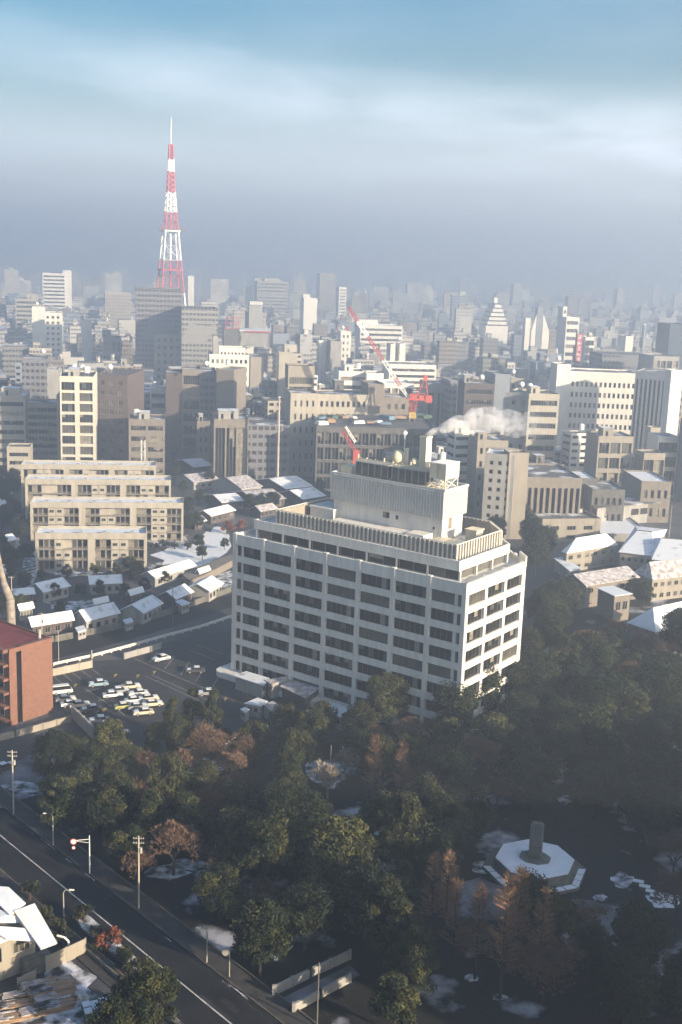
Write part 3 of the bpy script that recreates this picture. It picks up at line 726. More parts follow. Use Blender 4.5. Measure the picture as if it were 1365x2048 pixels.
for x in (-20.3, -18.2):
    mb = MB(); mb.box(x, x + 1.9, 17.2, 22.6, 48.7, 51.8, 0); mb.box(x - 0.05, x + 1.95, 17.1, 22.7, 51.82, 52.0, 1)
    for yy in (17.4, 22.4):
        for xx in (x + 0.15, x + 1.75): mb.tube((xx, yy, 46.3), (xx, yy, 48.75), 0.1, k=4, mi=1)
    mb.tube((x + 1.75, 17.4, 46.5), (x + 1.75, 22.4, 48.7), 0.07, k=4, mi=1); mb.tube((x + 1.75, 22.4, 46.5), (x + 1.75, 17.4, 48.7), 0.07, k=4, mi=1)
    mb.build('cooling_tower', [M['creamm'], M['cranewhite']], main)
mb = MB()
for j in range(16): mb.tube((random.uniform(-22, -16.5), random.uniform(16.5, 20), 46.4), (random.uniform(-22, -16.5), random.uniform(16.5, 20), random.uniform(46.9, 48.5)), 0.11, k=5)
mb.build('pipework', M['creamm'], main)
chx, chy = -24.6, 22.0
chz = 56.2
mb = MB(); mb.box(chx - 0.85, chx + 0.85, chy - 1.1, chy + 1.1, 46.3, chz, 0); mb.box(chx - 0.95, chx + 0.95, chy - 1.2, chy + 1.2, chz + 0.003, chz + 0.3, 0); mb.box(chx - 0.6, chx + 0.6, chy - 0.8, chy + 0.8, chz + 0.304, chz + 0.34, 1); mb.build('chimney', [M['creamm'], M['dark']], main)
mb = MB(); mb.ball((-31.2, 21.5, 51.2), 1.6, 12); mb.tube((-31.2, 21.5, 46.3), (-31.2, 21.5, 50.0), 0.5, k=8); mb.build('water_tank', M['creamm'], main, smooth=True)
mb = MB(); mb.ball((-33.4, 21.7, 50.9), 1.2, 12); mb.tube((-33.4, 21.7, 46.3), (-33.4, 21.7, 50.0), 0.4, k=8); mb.build('water_tank', M['metal'], main, smooth=True)
mb = MB(); mb.ball((-26.9, 21.5, 50.6), 1.0, 12); mb.tube((-26.9, 21.5, 46.3), (-26.9, 21.5, 50.0), 0.3, k=8); mb.build('water_tank', M['creamm'], main, smooth=True)
mb = MB(); mb.tube((-29.0, 21.5, 46.3), (-29.0, 21.5, 53.4), 0.42, k=8); mb.build('flue', M['creamm'], main)
mb = MB(); mb.tube((-30.2, 22.3, 46.3), (-30.2, 22.3, 56.2), 0.09, k=5); mb.ball((-30.2, 22.3, 56.5), 0.55, 8); mb.build('mast', M['cranewhite'], main)
# podium with its rounded end
pod = [(LX - 3.0 + 2.5 * (1 - math.cos(t)) , -3.2 + 2.5 * (1 - math.sin(t))) for t in (0, 0.4, 0.8, 1.2, PI / 2)] + [(-18, -3.2), (-18, -0.4), (LX - 0.4, -0.4), (LX - 0.4, 20), (LX - 3.0, 20)]
pod = list(reversed(pod)) if sum(pod[i][0] * pod[(i + 1) % len(pod)][1] - pod[(i + 1) % len(pod)][0] * pod[i][1] for i in range(len(pod))) < 0 else pod
mb = MB(); mb.prism(pod, 0, 1.3); mb.build('podium', M['white'], main)

# smoke from the chimney: a real drifting body of thin vapour
ct, st = math.cos(ANG), math.sin(ANG)
cw = Vector((Cc.x + ct * chx - st * chy, Cc.y + st * chx + ct * chy, chz + 0.6))
sm = MB(); rr = random.Random(3)
end = Vector((cw.x + 27, cw.y + 16, cw.z - 0.2))
for i in range(30):
    f_ = i / 29; c = cw.lerp(end, f_) + Vector((0, 0, 2.4 * math.sin(min(1, f_ * 2.2) * PI / 2) - 2.6 * max(0, f_ - 0.45))); R_ = 0.6 + 2.3 * min(1, f_ * 2.2)
    c += Vector((rr.uniform(-.6, .6), rr.uniform(-1, 1), rr.uniform(-.8, .8))) * min(1, f_ * 3)
    sm.ball(c, R_ * rr.uniform(0.75, 1.1), 12)
so_ = sm.build('smoke', [], smooth=True)
rm = so_.modifiers.new('remesh', 'REMESH'); rm.mode = 'VOXEL'; rm.voxel_size = 0.45
so_['kind'] = 'stuff'; tag(so_, 'white smoke drifting right from the chimney of the white office block', 'smoke')
smm = bpy.data.materials.new('smoke_vapour'); smm.use_nodes = True; t = smm.node_tree; t.nodes.clear()
ov = t.nodes.new('ShaderNodeOutputMaterial'); pv = t.nodes.new('ShaderNodeVolumePrincipled'); pv.inputs['Color'].default_value = (0.97, 0.97, 1, 1); pv.inputs['Anisotropy'].default_value = 0.2
tcn = t.nodes.new('ShaderNodeTexCoord'); nn = t.nodes.new('ShaderNodeTexNoise'); nn.inputs['Scale'].default_value = 0.42; nn.inputs['Detail'].default_value = 8; nn.inputs['Roughness'].default_value = 0.68; nn.inputs['Distortion'].default_value = 0.8
t.links.new(tcn.outputs['Object'], nn.inputs['Vector']); mr = t.nodes.new('ShaderNodeMapRange'); mr.inputs[1].default_value = 0.43; mr.inputs[2].default_value = 0.72; mr.inputs[3].default_value = 0.0; mr.inputs[4].default_value = 1.0
t.links.new(nn.outputs['Fac'], mr.inputs[0])
sx = t.nodes.new('ShaderNodeSeparateXYZ'); t.links.new(tcn.outputs['Object'], sx.inputs[0])
fo = t.nodes.new('ShaderNodeMapRange'); fo.inputs[1].default_value = cw.x; fo.inputs[2].default_value = end.x; fo.inputs[3].default_value = 1.7; fo.inputs[4].default_value = 0.05
t.links.new(sx.outputs[0], fo.inputs[0]); mu = t.nodes.new('ShaderNodeMath'); mu.operation = 'MULTIPLY'; t.links.new(mr.outputs[0], mu.inputs[0]); t.links.new(fo.outputs[0], mu.inputs[1])
t.links.new(mu.outputs[0], pv.inputs['Density']); t.links.new(pv.outputs[0], ov.inputs['Volume']); so_.data.materials.append(smm)

# ================================================================== LEFT: APARTMENT ROWS
def rowblock(label, px0, px1, ytop, yb, D0=None, bays=6, rot=8.5, d=9.5, fl=4, z0=0.0, group='snow roofed apartment rows'):
    p0 = W(px0, yb, z0); r = math.radians(rot); dv = Vector((math.cos(r), math.sin(r), 0))
    lo, hi = 0.5, 200
    for _ in range(40):
        mid = (lo + hi) / 2
        if P(p0 + dv * mid)[0] < px1: lo = mid
        else: hi = mid
    w = (lo + hi) / 2; h = topz(p0.x, p0.y, ytop) - z0
    root = thing('apartment_block', label, 'apartment block', (*(p0 + dv * w / 2).to_2d(), z0), r, group)
    c = p0 + dv * w / 2; FOOT.append((c.x, c.y, w * .55)); TAKEN.append((px0, px1, ytop, yb, p0.y))
    hb = h - 0.9; fh = (hb - 1.0) / fl
    wl = MB(); units = bays // 2; uw = w / units
    edge = 0.7; pw = 2.0
    xs = [-w / 2 + i * uw for i in range(units + 1)]
    wl.box(-w / 2, w / 2, 1.4, d, 0, hb)
    for i in range(units + 1):
        if i == 0: a, b = -w / 2, -w / 2 + edge
        elif i == units: a, b = w / 2 - edge, w / 2
        else: a, b = xs[i] - pw / 2, xs[i] + pw / 2
        wl.box(a, b, 0, 1.398, 0, hb)
    for i in range(units):
        a = xs[i] + (edge if i == 0 else pw / 2); b = xs[i + 1] - (edge if i == units - 1 else pw / 2)
        wl.box(a, b, 0, 1.398, hb - 1.0, hb)
        mid = (a + b) / 2; L_ = b - a
        for k in range(fl):
            zf = k * fh
            bal = MB()
            bal.box(a + 0.003, b - 0.003, 0.05, 1.397, zf + 0.0, zf + 0.16)
            for (s0, s1) in ((a, mid - L_ * 0.17), (mid + L_ * 0.17, b)):
                bal.box(s0 + 0.003, s1 - 0.003, 0.06, 0.12, zf + 0.85, zf + 0.92)
                n_ = 9
                for q in range(n_): 
                    x = s0 + (s1 - s0) * (q + 0.5) / n_; bal.box(x - 0.03, x + 0.03, 0.07, 0.11, zf + 0.165, zf + 0.845)
            bal.build('balcony', M['beige'], root)
            # projecting bathroom bays between the balconies
            for s in (-1, 1):
                if random.random() < 0.15: continue
                x0_, x1_ = (mid - L_ * 0.165, mid - 0.05) if s < 0 else (mid + 0.05, mid + L_ * 0.165)
                bb = MB(); bb.box(x0_, x1_, 0.08, 1.395, zf + 0.17, zf + fh - 0.15); q = bb.build('bathroom_bay', M['cream'], root)
                link('window', window_mesh((x1_ - x0_) * 0.6, 0.9, 'glass', 0.9), q, (x0_ + (x1_ - x0_) * 0.2, 0.05, zf + 1.15))
            for (s0, s1) in ((a + 0.1, mid - L_ * 0.17 - .1), (mid + L_ * 0.17 + .1, b - 0.1)):
                n_ = 3; ww = (s1 - s0) / n_
                for q in range(n_):
                    v = random.choice(['glass', 'glass', 'glassb', 'glassc'])
                    link('window', window_mesh(ww - 0.12, fh - 0.7, v, 1.1), root, (s0 + q * ww + 0.06, 1.38, zf + 0.2))
    t_ = 0.2
    wl.box(-w / 2, w / 2, 0, t_, hb + .003, h); wl.box(-w / 2, w / 2, d - t_, d, hb + .003, h)
    wl.box(-w / 2, -w / 2 + t_, t_, d - t_, hb + .003, h); wl.box(w / 2 - t_, w / 2, t_, d - t_, hb + .003, h)
    wl.build('wall', M['cream'], root)
    rf = MB(); rf.box(-w / 2 + t_ + .01, w / 2 - t_ - .01, t_ + .01, d - t_ - .01, hb + .004, hb + .12)
    rf.build('roof', M['roofs'], root)
    for q in range(units * 2):
        mb = MB(); x = -w / 2 + (q + 0.5) * w / (units * 2) + random.uniform(-1, 1); mb.box(x - .5, x + .5, 2, 3, hb + .13, hb + .9); mb.build('vent_unit', M['grey'], root)
    return root
rowblock('cream apartment row nearest the snowy houses, lower floors in shade', 72, 293, 1066, 1142, bays=4, fl=3)
rowblock('longest cream apartment row with bushes and snowy yard at its right end', 62, 367, 1004, 1082, bays=6, fl=4)
rowblock('cream apartment row third from the houses, showing one floor under its snowy roof', 52, 342, 958, 1046, bays=6, fl=4)
rowblock('rearmost cream apartment row, below the tall balcony tower', 44, 312, 928, 1016, bays=6, fl=4)
# lattice mast standing behind the rows
p = W(287, 985, 0); root = thing('lattice_mast', 'thin pale lattice mast rising over the apartment rows', 'mast', p); hgt = topz(p.x, p.y, 880)
mb = MB()
for sx_ in (-.7, .7):
    for sy_ in (-.7, .7): mb.tube((sx_, sy_, 0), (sx_, sy_, hgt), .1, k=4)
for i in range(int(hgt / 1.6)):
    z = i * 1.6; s = 1 if i % 2 else -1
    mb.tube((-.7 * s, -.7, z), (.7 * s, -.7, z + 1.6), .06, k=3); mb.tube((.7, -.7 * s, z), (.7, .7 * s, z + 1.6), .06, k=3); mb.tube((-.7, -.7 * s, z), (-.7, .7 * s, z + 1.6), .06, k=3)
mb.build('frame', M['cranewhite'], root)

# houses with snowy roofs ------------------------------------------------
hg = 'snow roofed wooden houses'
HOUSES = [
 ('snowy roofed house whose left end is cut by the trees behind the terracotta block', (70, 1254), (150, 1241), (139, 1219), (55, 1239), 3.0, 5.0),
 ('house with the widest snowy roof beside the back road, left of the curved row', (176, 1243), (244, 1226), (227, 1206), (152, 1222), 3.2, 5.4),
 ('snowy roofed house beside the back road, third along the row from the terracotta block', (280, 1232), (328, 1207), (310, 1191), (267, 1206), 3.0, 4.8),
 ('snowy roofed house in front of the small flat roofed shed by the utility pole', (352, 1200), (394, 1182), (370, 1171), (328, 1182), 3.0, 4.8),
 ('snowy roofed house closest to the left edge of the white office block', (418, 1186), (450, 1167), (429, 1153), (392, 1166), 3.0, 4.8),
 ('square snowy roof directly below the nearest apartment row at its left end', (86, 1186), (142, 1173), (128, 1155), (70, 1167), 3.0, 4.8),
 ('snowy roofed house below the middle of the nearest apartment row', (178, 1170), (247, 1167), (243, 1149), (178, 1153), 3.0, 4.9),
 ('long narrow snowy roof running up to the right beside the brown bank', (311, 1157), (397, 1131), (377, 1120), (295, 1144), 3.0, 4.4),
 ('small low snowy roof left of the two square snowy roofs, near the left edge', (35, 1192), (78, 1188), (60, 1174), (20, 1181), 2.6, 3.8),
 ('bright sunlit snowy roof above the red leaved bush', (421, 1034), (472, 1021), (458, 1009), (408, 1021), 3.0, 4.6),
 ('grey snowy roof highest of the cluster behind the office block', (474, 980), (520, 974), (505, 951), (458, 953), 4.0, 7.0),
 ('low snowy roof in front of the grey roof cluster behind the office block', (508, 1004), (568, 998), (553, 978), (488, 982), 3.2, 5.2),
 ('snowy roof at the centre of the cluster behind the office block', (563, 980), (622, 973), (600, 952), (545, 956), 3.6, 6.0),
 ('snowy roof at the right end of the cluster, partly behind the white terrace', (600, 1000), (648, 993), (634, 974), (584, 980), 3.2, 5.4),
 ('small white roof at the left of the cluster behind the office block', (440, 1006), (488, 1002), (474, 986), (430, 990), 3.0, 4.6),
 ('small pale roof below the dark bare yard right of the lattice mast', (378, 936), (420, 932), (412, 916), (374, 919), 3.2, 5.0),
 ('long grey roof behind the bright sunlit snowy roof', (382, 966), (438, 960), (425, 944), (372, 949), 3.2, 5.2),
 ('small snowy roof cut off by the left edge beside the apartment rows', (-20, 1014), (12, 1012), (10, 990), (-22, 992), 3.0, 5.2),
 ('tiny snowy roof at the left edge below the apartment rows', (-14, 1150), (14, 1148), (10, 1130), (-18, 1132), 3.0, 4.6),
 ('small snowy roof squeezed behind the widest snowy house', (190, 1210), (222, 1203), (215, 1193), (183, 1199), 2.8, 4.2),
 ('small snowy roof behind the third roadside house', (262, 1192), (292, 1184), (284, 1174), (254, 1181), 2.8, 4.2),
 ('small patchy roof between the low left roof and the square snowy roof', (40, 1222), (72, 1216), (64, 1204), (34, 1210), 2.8, 4.2),
 ('narrow snowy roof above the house nearest the office block', (400, 1148), (424, 1140), (418, 1132), (394, 1139), 2.6, 3.8),
 ('small snowy roof at the left of the bright sunlit snowy roof', (388, 1046), (414, 1042), (404, 1030), (380, 1034), 2.8, 4.2),
 ('small snowy roof under the grey roof cluster, nearest the white terrace', (520, 1024), (556, 1018), (546, 1006), (512, 1012), 2.8, 4.4),
 ('small pale roof between the trees left of the apartment rows', (12, 1084), (34, 1080), (28, 1068), (8, 1070), 2.6, 4.0)]
for a in HOUSES:
    gable(a[0], *a[1:5], a[5], a[6], roofm='rooft' if 'grey' in a[0] else 'roofs', wall='grey' if random.random() < .5 else 'brown', win=4, group=hg)
def slabhut(label, quad, z, cat='shed', name='shed', roofm='roofs', wall='grey', group=None, z0=0.0):
    pts = [W(*q, z) for q in quad]; c = sum(pts, Vector()) / 4
    root = thing(name, label, cat, (c.x, c.y, z0), 0, group); FOOT.append((c.x, c.y, 4))
    lp = [(p_.x - c.x, p_.y - c.y) for p_ in pts]
    ar = sum(lp[i][0] * lp[(i + 1) % 4][1] - lp[(i + 1) % 4][0] * lp[i][1] for i in range(4))
    if ar < 0: lp.reverse()
    mb = MB(); mb.prism(lp, z - z0 - 0.15, z - z0); mb.build('roof', M[roofm], root)
    li = [(x * 0.88, y * 0.88) for x, y in lp]
    mb = MB(); mb.prism(li, 0, z - z0 - 0.16); mb.build('wall', M[wall], root)
    i = min(range(4), key=lambda k: lp[k][1] + lp[(k + 1) % 4][1]); a, b = Vector((*li[i], 0)), Vector((*li[(i + 1) % 4], 0))
    Lg = (b - a).length; an = math.atan2(b.y - a.y, b.x - a.x); nrm = Vector((math.sin(an), -math.cos(an), 0)) * 0.03
    if Lg > 1.5 and z - z0 > 1.8:
        for f_ in (0.12, 0.55):
            q = a + (b - a) * f_ + nrm; link('window', window_mesh(Lg * 0.3, (z - z0) * .3, 'glass', 0.9), root, (q.x, q.y, (z - z0) * .42), an)
    return root
sg = 'sheds around the office forecourt'
slabhut('broad snowy canopy roof beside the left foot of the office block', [(467, 1351), (493, 1342), (540, 1356), (528, 1371)], 3.2, 'canopy', 'canopy', group=sg)
slabhut('left of the pair of joined snowy sheds above the evergreen trees', [(489, 1406), (516, 1395), (536, 1402), (522, 1412)], 2.8, group=sg)
slabhut('right of the pair of joined snowy sheds, roof striped with thin snow', [(526, 1408), (547, 1402), (573, 1420), (551, 1428)], 2.8, roofm='rooft', group=sg)
slabhut('isolated square snowy shed roof just left of the office block foot', [(641, 1419), (668, 1408), (702, 1420), (689, 1437)], 3.0, group=sg)
slabhut('tiny snowy kiosk left of the pair of joined sheds', [(481, 1418), (489, 1414), (500, 1418), (492, 1425)], 2.2, 'kiosk', 'kiosk', group=sg)
slabhut('small white topped box standing alone below the joined sheds', [(524, 1453), (531, 1448), (538, 1451), (534, 1457)], 1.8, 'kiosk', 'kiosk', group=sg)
slabhut('low rusty roofed shed with patches of snow against the office block', [(560, 1372), (590, 1356), (640, 1376), (612, 1396)], 3.0, roofm='rooft', wall='brown', group=sg)
slabhut('narrow low snowy lean-to right of the forecourt canopy', [(530, 1360), (575, 1352), (585, 1358), (542, 1368)], 3.4, roofm='rooft', wall='grey', group=sg)
slabhut('small flat snow covered shed roof beside the utility pole and the road', [(350, 1202), (365, 1198), (381, 1205), (364, 1211)], 2.6, group=sg)
slabhut('low snowy outhouse in front of the widest snowy house', [(246, 1240), (262, 1235), (268, 1242), (252, 1247)], 2.2, group=sg)
slabhut('low snowy outhouse left of the widest snowy house, next to the tree', [(150, 1255), (168, 1250), (174, 1259), (156, 1264)], 2.2, group=sg)

# guard rail, boundary walls, banks -----------------------------------
def wall_line(name, label, cat, pts, h, th, m_, group=None, z=0, rail=False):
    ws = [W(a, b, z) for a, b in pts]; c = ws[len(ws) // 2]
    root = thing(name, label, cat, c, 0, group)
    mb = MB(); ps = MB()
    for i in range(len(ws) - 1):
        a, b = ws[i] - c, ws[i + 1] - c; u = (b - a).normalized(); n_ = Vector((-u.y, u.x, 0)) * th / 2
        if rail:
            for zz in (h, h * 0.6): mb.tube(a + Vector((0, 0, zz)), b + Vector((0, 0, zz)), th / 2, k=5)
            k = max(1, int((b - a).length / 2.5))
            for j in range(k + 1):
                q = a.lerp(b, j / k); pp = MB(); pp.tube(q, q + Vector((0, 0, h + .1)), th * .6, k=5); pp.build('post', M[m_], root)
        else:
            p = [a - n_, b - n_, b + n_, a + n_]; mb.hexa([*[tuple(q) for q in p], *[(q.x, q.y, q.z + h) for q in p]])
            k = max(1, int((b - a).length / 3))
            for j in range(k + 1):
                q = a.lerp(b, j / k); pp = MB(); pp.box(q.x - th * .62, q.x + th * .62, q.y - th * .62, q.y + th * .62, 0, h + .12); pp.build('post', M[m_], root)
    mb.build('rail' if rail else 'panel', M[m_], root)
    return root
wall_line('guard_rail', 'long pale guard rail curving along the back road above the car park', 'railing', [(108, 1333), (185, 1316), (260, 1296), (330, 1276), (400, 1258), (462, 1237)], 0.8, 0.42, 'fence', rail=True)
wall_line('boundary_wall', 'pale sunlit block wall behind the painted parking bays', 'wall', [(106, 1352), (184, 1335)], 1.7, 0.3, 'cream')
wall_line('boundary_wall', 'short grey block wall between the back road and the snowy car', 'wall', [(250, 1318), (300, 1304), (322, 1297)], 1.5, 0.3, 'grey')
wall_line('retaining_wall', 'grey retaining wall along the lower edge of the car park', 'wall', [(146, 1436), (190, 1480), (216, 1502)], 2.6, 0.4, 'grey')
wall_line('boundary_wall', 'low sandy wall below the terracotta block', 'wall', [(-40, 1492), (30, 1474), (140, 1444)], 1.3, 0.35, 'beige')
wall_line('boundary_wall', 'dark hedge-topped wall along the far side of the back road', 'wall', [(-40, 1298), (110, 1284), (250, 1256), (360, 1222), (462, 1184)], 1.6, 0.3, 'stone')
wall_line('ramp_wall', 'upper of the two white concrete ramp walls at the bottom', 'wall', [(548, 1990), (620, 1955), (700, 1918)], 1.3, 0.35, 'grey', group='white ramp walls')
wall_line('ramp_wall', 'lower of the two white concrete ramp walls at the bottom', 'wall', [(588, 2024), (640, 1996), (700, 1964)], 1.2, 0.35, 'grey', group='white ramp walls')
sheet('path', [(560, 1998), (700, 1930), (720, 1950), (590, 2020)], 0.045, M['path'])
wall_line('boundary_wall', 'pale panel fence between the timber yard and the sunlit house', 'fence', [(92, 1944), (172, 1906)], 2.2, 0.12, 'beige')
wall_line('boundary_wall', 'short pale gate panels at the left of the timber yard', 'fence', [(36, 1976), (72, 1958)], 1.4, 0.12, 'beige')
wall_line('boundary_wall', 'low kerb-like wall between the yard hedge and the road', 'wall', [(172, 1902), (240, 1962), (300, 2012), (360, 2060)], 0.6, 0.3, 'stone')
# brown bank beside the long roof
bk = MB(); cb = W(415, 1160); pts = [(366, 1164), (400, 1146), (440, 1130), (466, 1122), (466, 1134), (440, 1148), (405, 1166), (380, 1176)]
ws = [W(a, b) - cb for a, b in pts]
bk.prism([(q.x, q.y) for q in ws][::-1] if sum(ws[i].x * ws[(i + 1) % 8].y - ws[(i + 1) % 8].x * ws[i].y for i in range(8)) < 0 else [(q.x, q.y) for q in ws], 0, 2.2)
o = bk.build('brown_bank', M['tan']); o.location = cb; tag(o, 'sunlit brown earth bank left of the office block, above the houses', 'bank')

# ------------------------------------------------------------------ terracotta block at the left edge
zt = 17.5
b0 = W(22, 1452, 0); zt = topz(b0.x, b0.y, 1299); b1 = W(107, 1423, 0)
an = math.atan2(b1.y - b0.y, b1.x - b0.x); w = (b1 - b0).length
tb = thing('brick_building', 'terracotta brick block with red roof and dark vertical slot at left edge', 'building', b0, an)
TAKEN.append((-50, 110, 1255, 1480, b0.y)); FOOT.append((b0.x + 2, b0.y + 6, 14))
mb = MB()
mb.box(0, 1.7, 0, 0.9, 0, zt); mb.box(2.9, w, 0, 0.9, 0, zt); mb.box(0.0, w, 0.9, 30, 0, zt - .5)
mb.box(0, w, -0.12, -0.002, zt - .9, zt); mb.box(w - .3, w, .9, 30, zt - .5, zt); mb.build('wall', M['terracotta'], tb)
mb = MB(); mb.box(1.71, 2.89, 0.5, 0.89, 0.0, zt - 1.0); mb.build('stair_slot', M['glass'], tb)
mb = MB(); mb.box(0.02, w - .31, .92, 29.9, zt - .49, zt - .38); mb.build('roof', M['redroof'], tb)
mb = MB()
for k in range(6):
    z = 1.0 + k * (zt - 1.5) / 5; mb.box(-1.2, -0.004, .3, 30, z - .25, z + .25 if k < 5 else z + .5)
mb.build('balcony', M['terracotta'], tb)
for k in range(5):
    z = 1.6 + k * (zt - 1.5) / 5
    for j in range(5): link('window', window_mesh(4.6, 2.0, random.choice(['glass', 'glass', 'glassb']), 1.5), tb, (-0.03, 1.4 + (j + 1) * 5.0, z), -PI / 2)
mb = MB(); mb.tube((w - 1.5, 2, zt - .4), (w - 1.5, 2, zt + 1.6), .3, k=8); mb.tube((w - 4.5, 12, zt - .4), (w - 4.5, 12, zt + 7), .08, k=5); mb.build('mast', M['metal'], tb)
# huge pale curved trunk beside it
def limb(mb, pts, radii, k=8):
    for i in range(len(pts) - 1): mb.tube(pts[i], pts[i + 1], radii[i], radii[i + 1], k)
c0 = W(26, 1330); mb = MB()
hp = [c0 + Vector((0, 0, 0))] + [W(px, py, z) for px, py, z in ((22, 1245, 15.5), (8, 1205, 19.5), (0, 1165, 23.5), (-3, 1130, 27), (-2, 1100, 30))]
hp = [Vector((c0.x + (q.x - c0.x) * (1 if i else 0), c0.y + (0 if not i else 0), q.z)) for i, q in enumerate(hp)]
for i in range(1, 6): 
    px = [26, 21, 8, 2, -2, -3][i]; d_ = ray(px, 1200); hp[i].x = d_.x * c0.y / d_.y
limb(mb, [q - c0 for q in hp], [1.1, 1.0, .8, .6, .45, .3])
root = thing('leaning_trunk', 'thick pale leaning bare trunk rising over the red roof at the left edge', 'tree', c0); mb.build('trunk', M['palebark'], root, smooth=True)

# ------------------------------------------------------------------ house at the bottom left
hx = W(20, 1955); an = math.radians(24)
hs = thing('wooden_house', 'sunlit cream house with ribbed snowy roofs at the bottom left corner', 'house', (0, 0, 0), 0)
FOOT.append((hx.x - 2, hx.y + 4, 9))
def roofslab(quad, zs, m_, t_=.16):
    p = [W(*q, z) for q, z in zip(quad, zs)]
    n_ = (p[1] - p[0]).cross(p[3] - p[0])
    if n_.z < 0: p.reverse()
    mb = MB(); mb.hexa([*[tuple(q) for q in p], *[(q.x, q.y, q.z + t_) for q in p]]); return mb.build('roof', M[m_], hs)
roofslab([(28, 1824), (70, 1809), (115, 1888), (82, 1900)], [8.2, 8.2, 5.6, 5.6], 'corrsnow')
rq = [W(*q_, z_) for q_, z_ in zip([(28, 1824), (70, 1809), (115, 1888), (82, 1900)], [8.2, 8.2, 5.6, 5.6])]
rb_ = MB()
for i in range(22):
    f_ = (i + .5) / 22; a_ = rq[0].lerp(rq[1], f_) + Vector((0, 0, .17)); b_ = rq[3].lerp(rq[2], f_) + Vector((0, 0, .17)); rb_.tube(a_, b_, .055, k=4)
rb_.build('roof_ribs', M['snow'], hs)
roofslab([(-40, 1772), (18, 1776), (52, 1808), (20, 1832)], [9.0, 9.0, 8.3, 8.0], 'snow')
roofslab([(-40, 1800), (18, 1830), (61, 1846), (-20, 1846)], [8.0, 7.9, 6.9, 7.2], 'snow')
roofslab([(-30, 1852), (59, 1859), (80, 1884), (14, 1880)], [6.9, 6.9, 5.8, 6.0], 'snow')
roofslab([(-60, 1840), (-5, 1850), (19, 1880), (-40, 1905)], [7.0, 7.0, 5.7, 5.0], 'roofs')
def wallpoly(pix, zs, m_, th=.2, name='wall'):
    p = [W(*q, z) for q, z in zip(pix, zs)]
    mb = MB(); a, b = p[0], p[1]; u = (b - a).normalized(); n_ = Vector((-u.y, u.x, 0)) * th
    # planar wall standing on the line a-b
    q = []
    for v in p:
        s = (v - a).dot(u); q.append(Vector((a.x + u.x * s, a.y + u.y * s, v.z)))
    mb.hexa([tuple(q[0]), tuple(q[1]), tuple(q[1] + n_), tuple(q[0] + n_), tuple(q[3]), tuple(q[2]), tuple(q[2] + n_), tuple(q[3] + n_)])
    return mb.build(name, M[m_], hs), a, u
a = W(-30, 1972, 0); b = W(72, 1936, 0)
u = (b - a).normalized(); n_ = Vector((-u.y, u.x, 0))
L_ = (b - a).length; ang = math.atan2(u.y, u.x)
T = lambda x, y, z: (a.x + u.x * x + n_.x * y, a.y + u.y * x + n_.y * y, z)
mb = MB(); mb.box(0, L_, 0, 5.6, 0, 5.0, 0, T); mb.box(0, L_ * .8, 0.01, 5.6, 5.001, 6.2, 0, T); mb.box(0, L_ - .5, 5.61, 12, 0, 6.6, 0, T); mb.build('wall', M['beige'], hs)
mb = MB(); mb.box(L_ * .7, L_ + 1.6, -1.4, -0.01, 0, 2.3, 0, T); mb.build('porch', M['stone'], hs)
link('window', window_mesh(2.2, 1.4, 'glassb', 0.7), hs, T(L_ - 3.0, -.05, 3.2), ang); link('window', window_mesh(0.9, 2.0, 'glass', 0.9), hs, T(L_ - 5.4, -.05, 2.6), ang)
link('window', window_mesh(1.6, 1.2, 'glass', 0.8), hs, T(L_ - 8.5, -.05, 3.3), ang)
link('window', window_mesh(1.6, 1.0, 'glass', 0.8), hs, T(L_ + .03, 2.0, 3.2), ang + PI / 2)
# pipe-like white arch and hut beside the house
mb = MB(); c = W(138, 1912); limb(mb, [(0, 0, 0), (0, 0, 2.2), (-.6, .1, 2.7), (-1.6, .3, 2.8)], [.14] * 4, 6); root = thing('vent_pipe', 'bent white pipe standing by the house corner', 'pipe', c); mb.build('pipe', M['cranewhite'], root)

# timber yard ----------------------------------------------------------
tg = 'snow dusted timber stacks in the yard'
for i, (px, py, ln, hh, rz, lab) in enumerate([
    (78, 1978, 4.6, 1.1, 24, 'timber stack with broad white snow top behind the others'), (102, 1988, 5.6, 1.2, 24, 'longest timber stack, sunlit brown cut ends to the right'),
    (112, 2002, 5.2, 1.0, 24, 'timber stack with orange lit end, in front of the longest stack'), (110, 2018, 4.6, 0.9, 25, 'rounded bundle of logs nearest the open snowy ground'),
    (40, 1996, 4.4, 0.8, 22, 'low dark plank pile with stripes of snow, left of the stacks'), (22, 2014, 4.6, 0.7, 20, 'low snowy plank pile at the left edge of the yard'),
    (62, 2028, 3.0, 0.6, 30, 'short low plank pile in front of the stacks'), (132, 1972, 2.4, 1.0, 60, 'short timber stack turned sideways by the pale fence'), (12, 2040, 4.2, 0.6, 20, 'plank pile nearest the lower left corner')]):
    c = W(px, py); root = thing('timber_stack', lab, 'timber stack', c, math.radians(rz), tg)
    mb = MB(); sn_ = MB(); r_ = random.Random(i)
    rows = max(2, int(hh / .28)); 
    for k in range(rows):
        for j in range(5):
            x0_ = -ln / 2 + r_.uniform(-.25, .25); y0_ = -.9 + j * .37
            mb.box(x0_, x0_ + ln, y0_, y0_ + .33, k * .28, k * .28 + .24)
    mb.build('planks', M['wood'], root)
    for j in range(5):
        x0_ = -ln / 2 + r_.uniform(0, .3); sn_.box(x0_, x0_ + ln * r_.uniform(.3, .8), -.9 + j * .37 + .02, -.9 + j * .37 + .26, rows * .28 - .03, rows * .28 + .06)
    sn_.build('snow_cover', M['snowd' if i % 2 else 'rooft'], root)
c = W(200, 2028); root = thing('covered_stack', 'large snow covered stack of crates right of the timber yard', 'crate stack', c, math.radians(25))
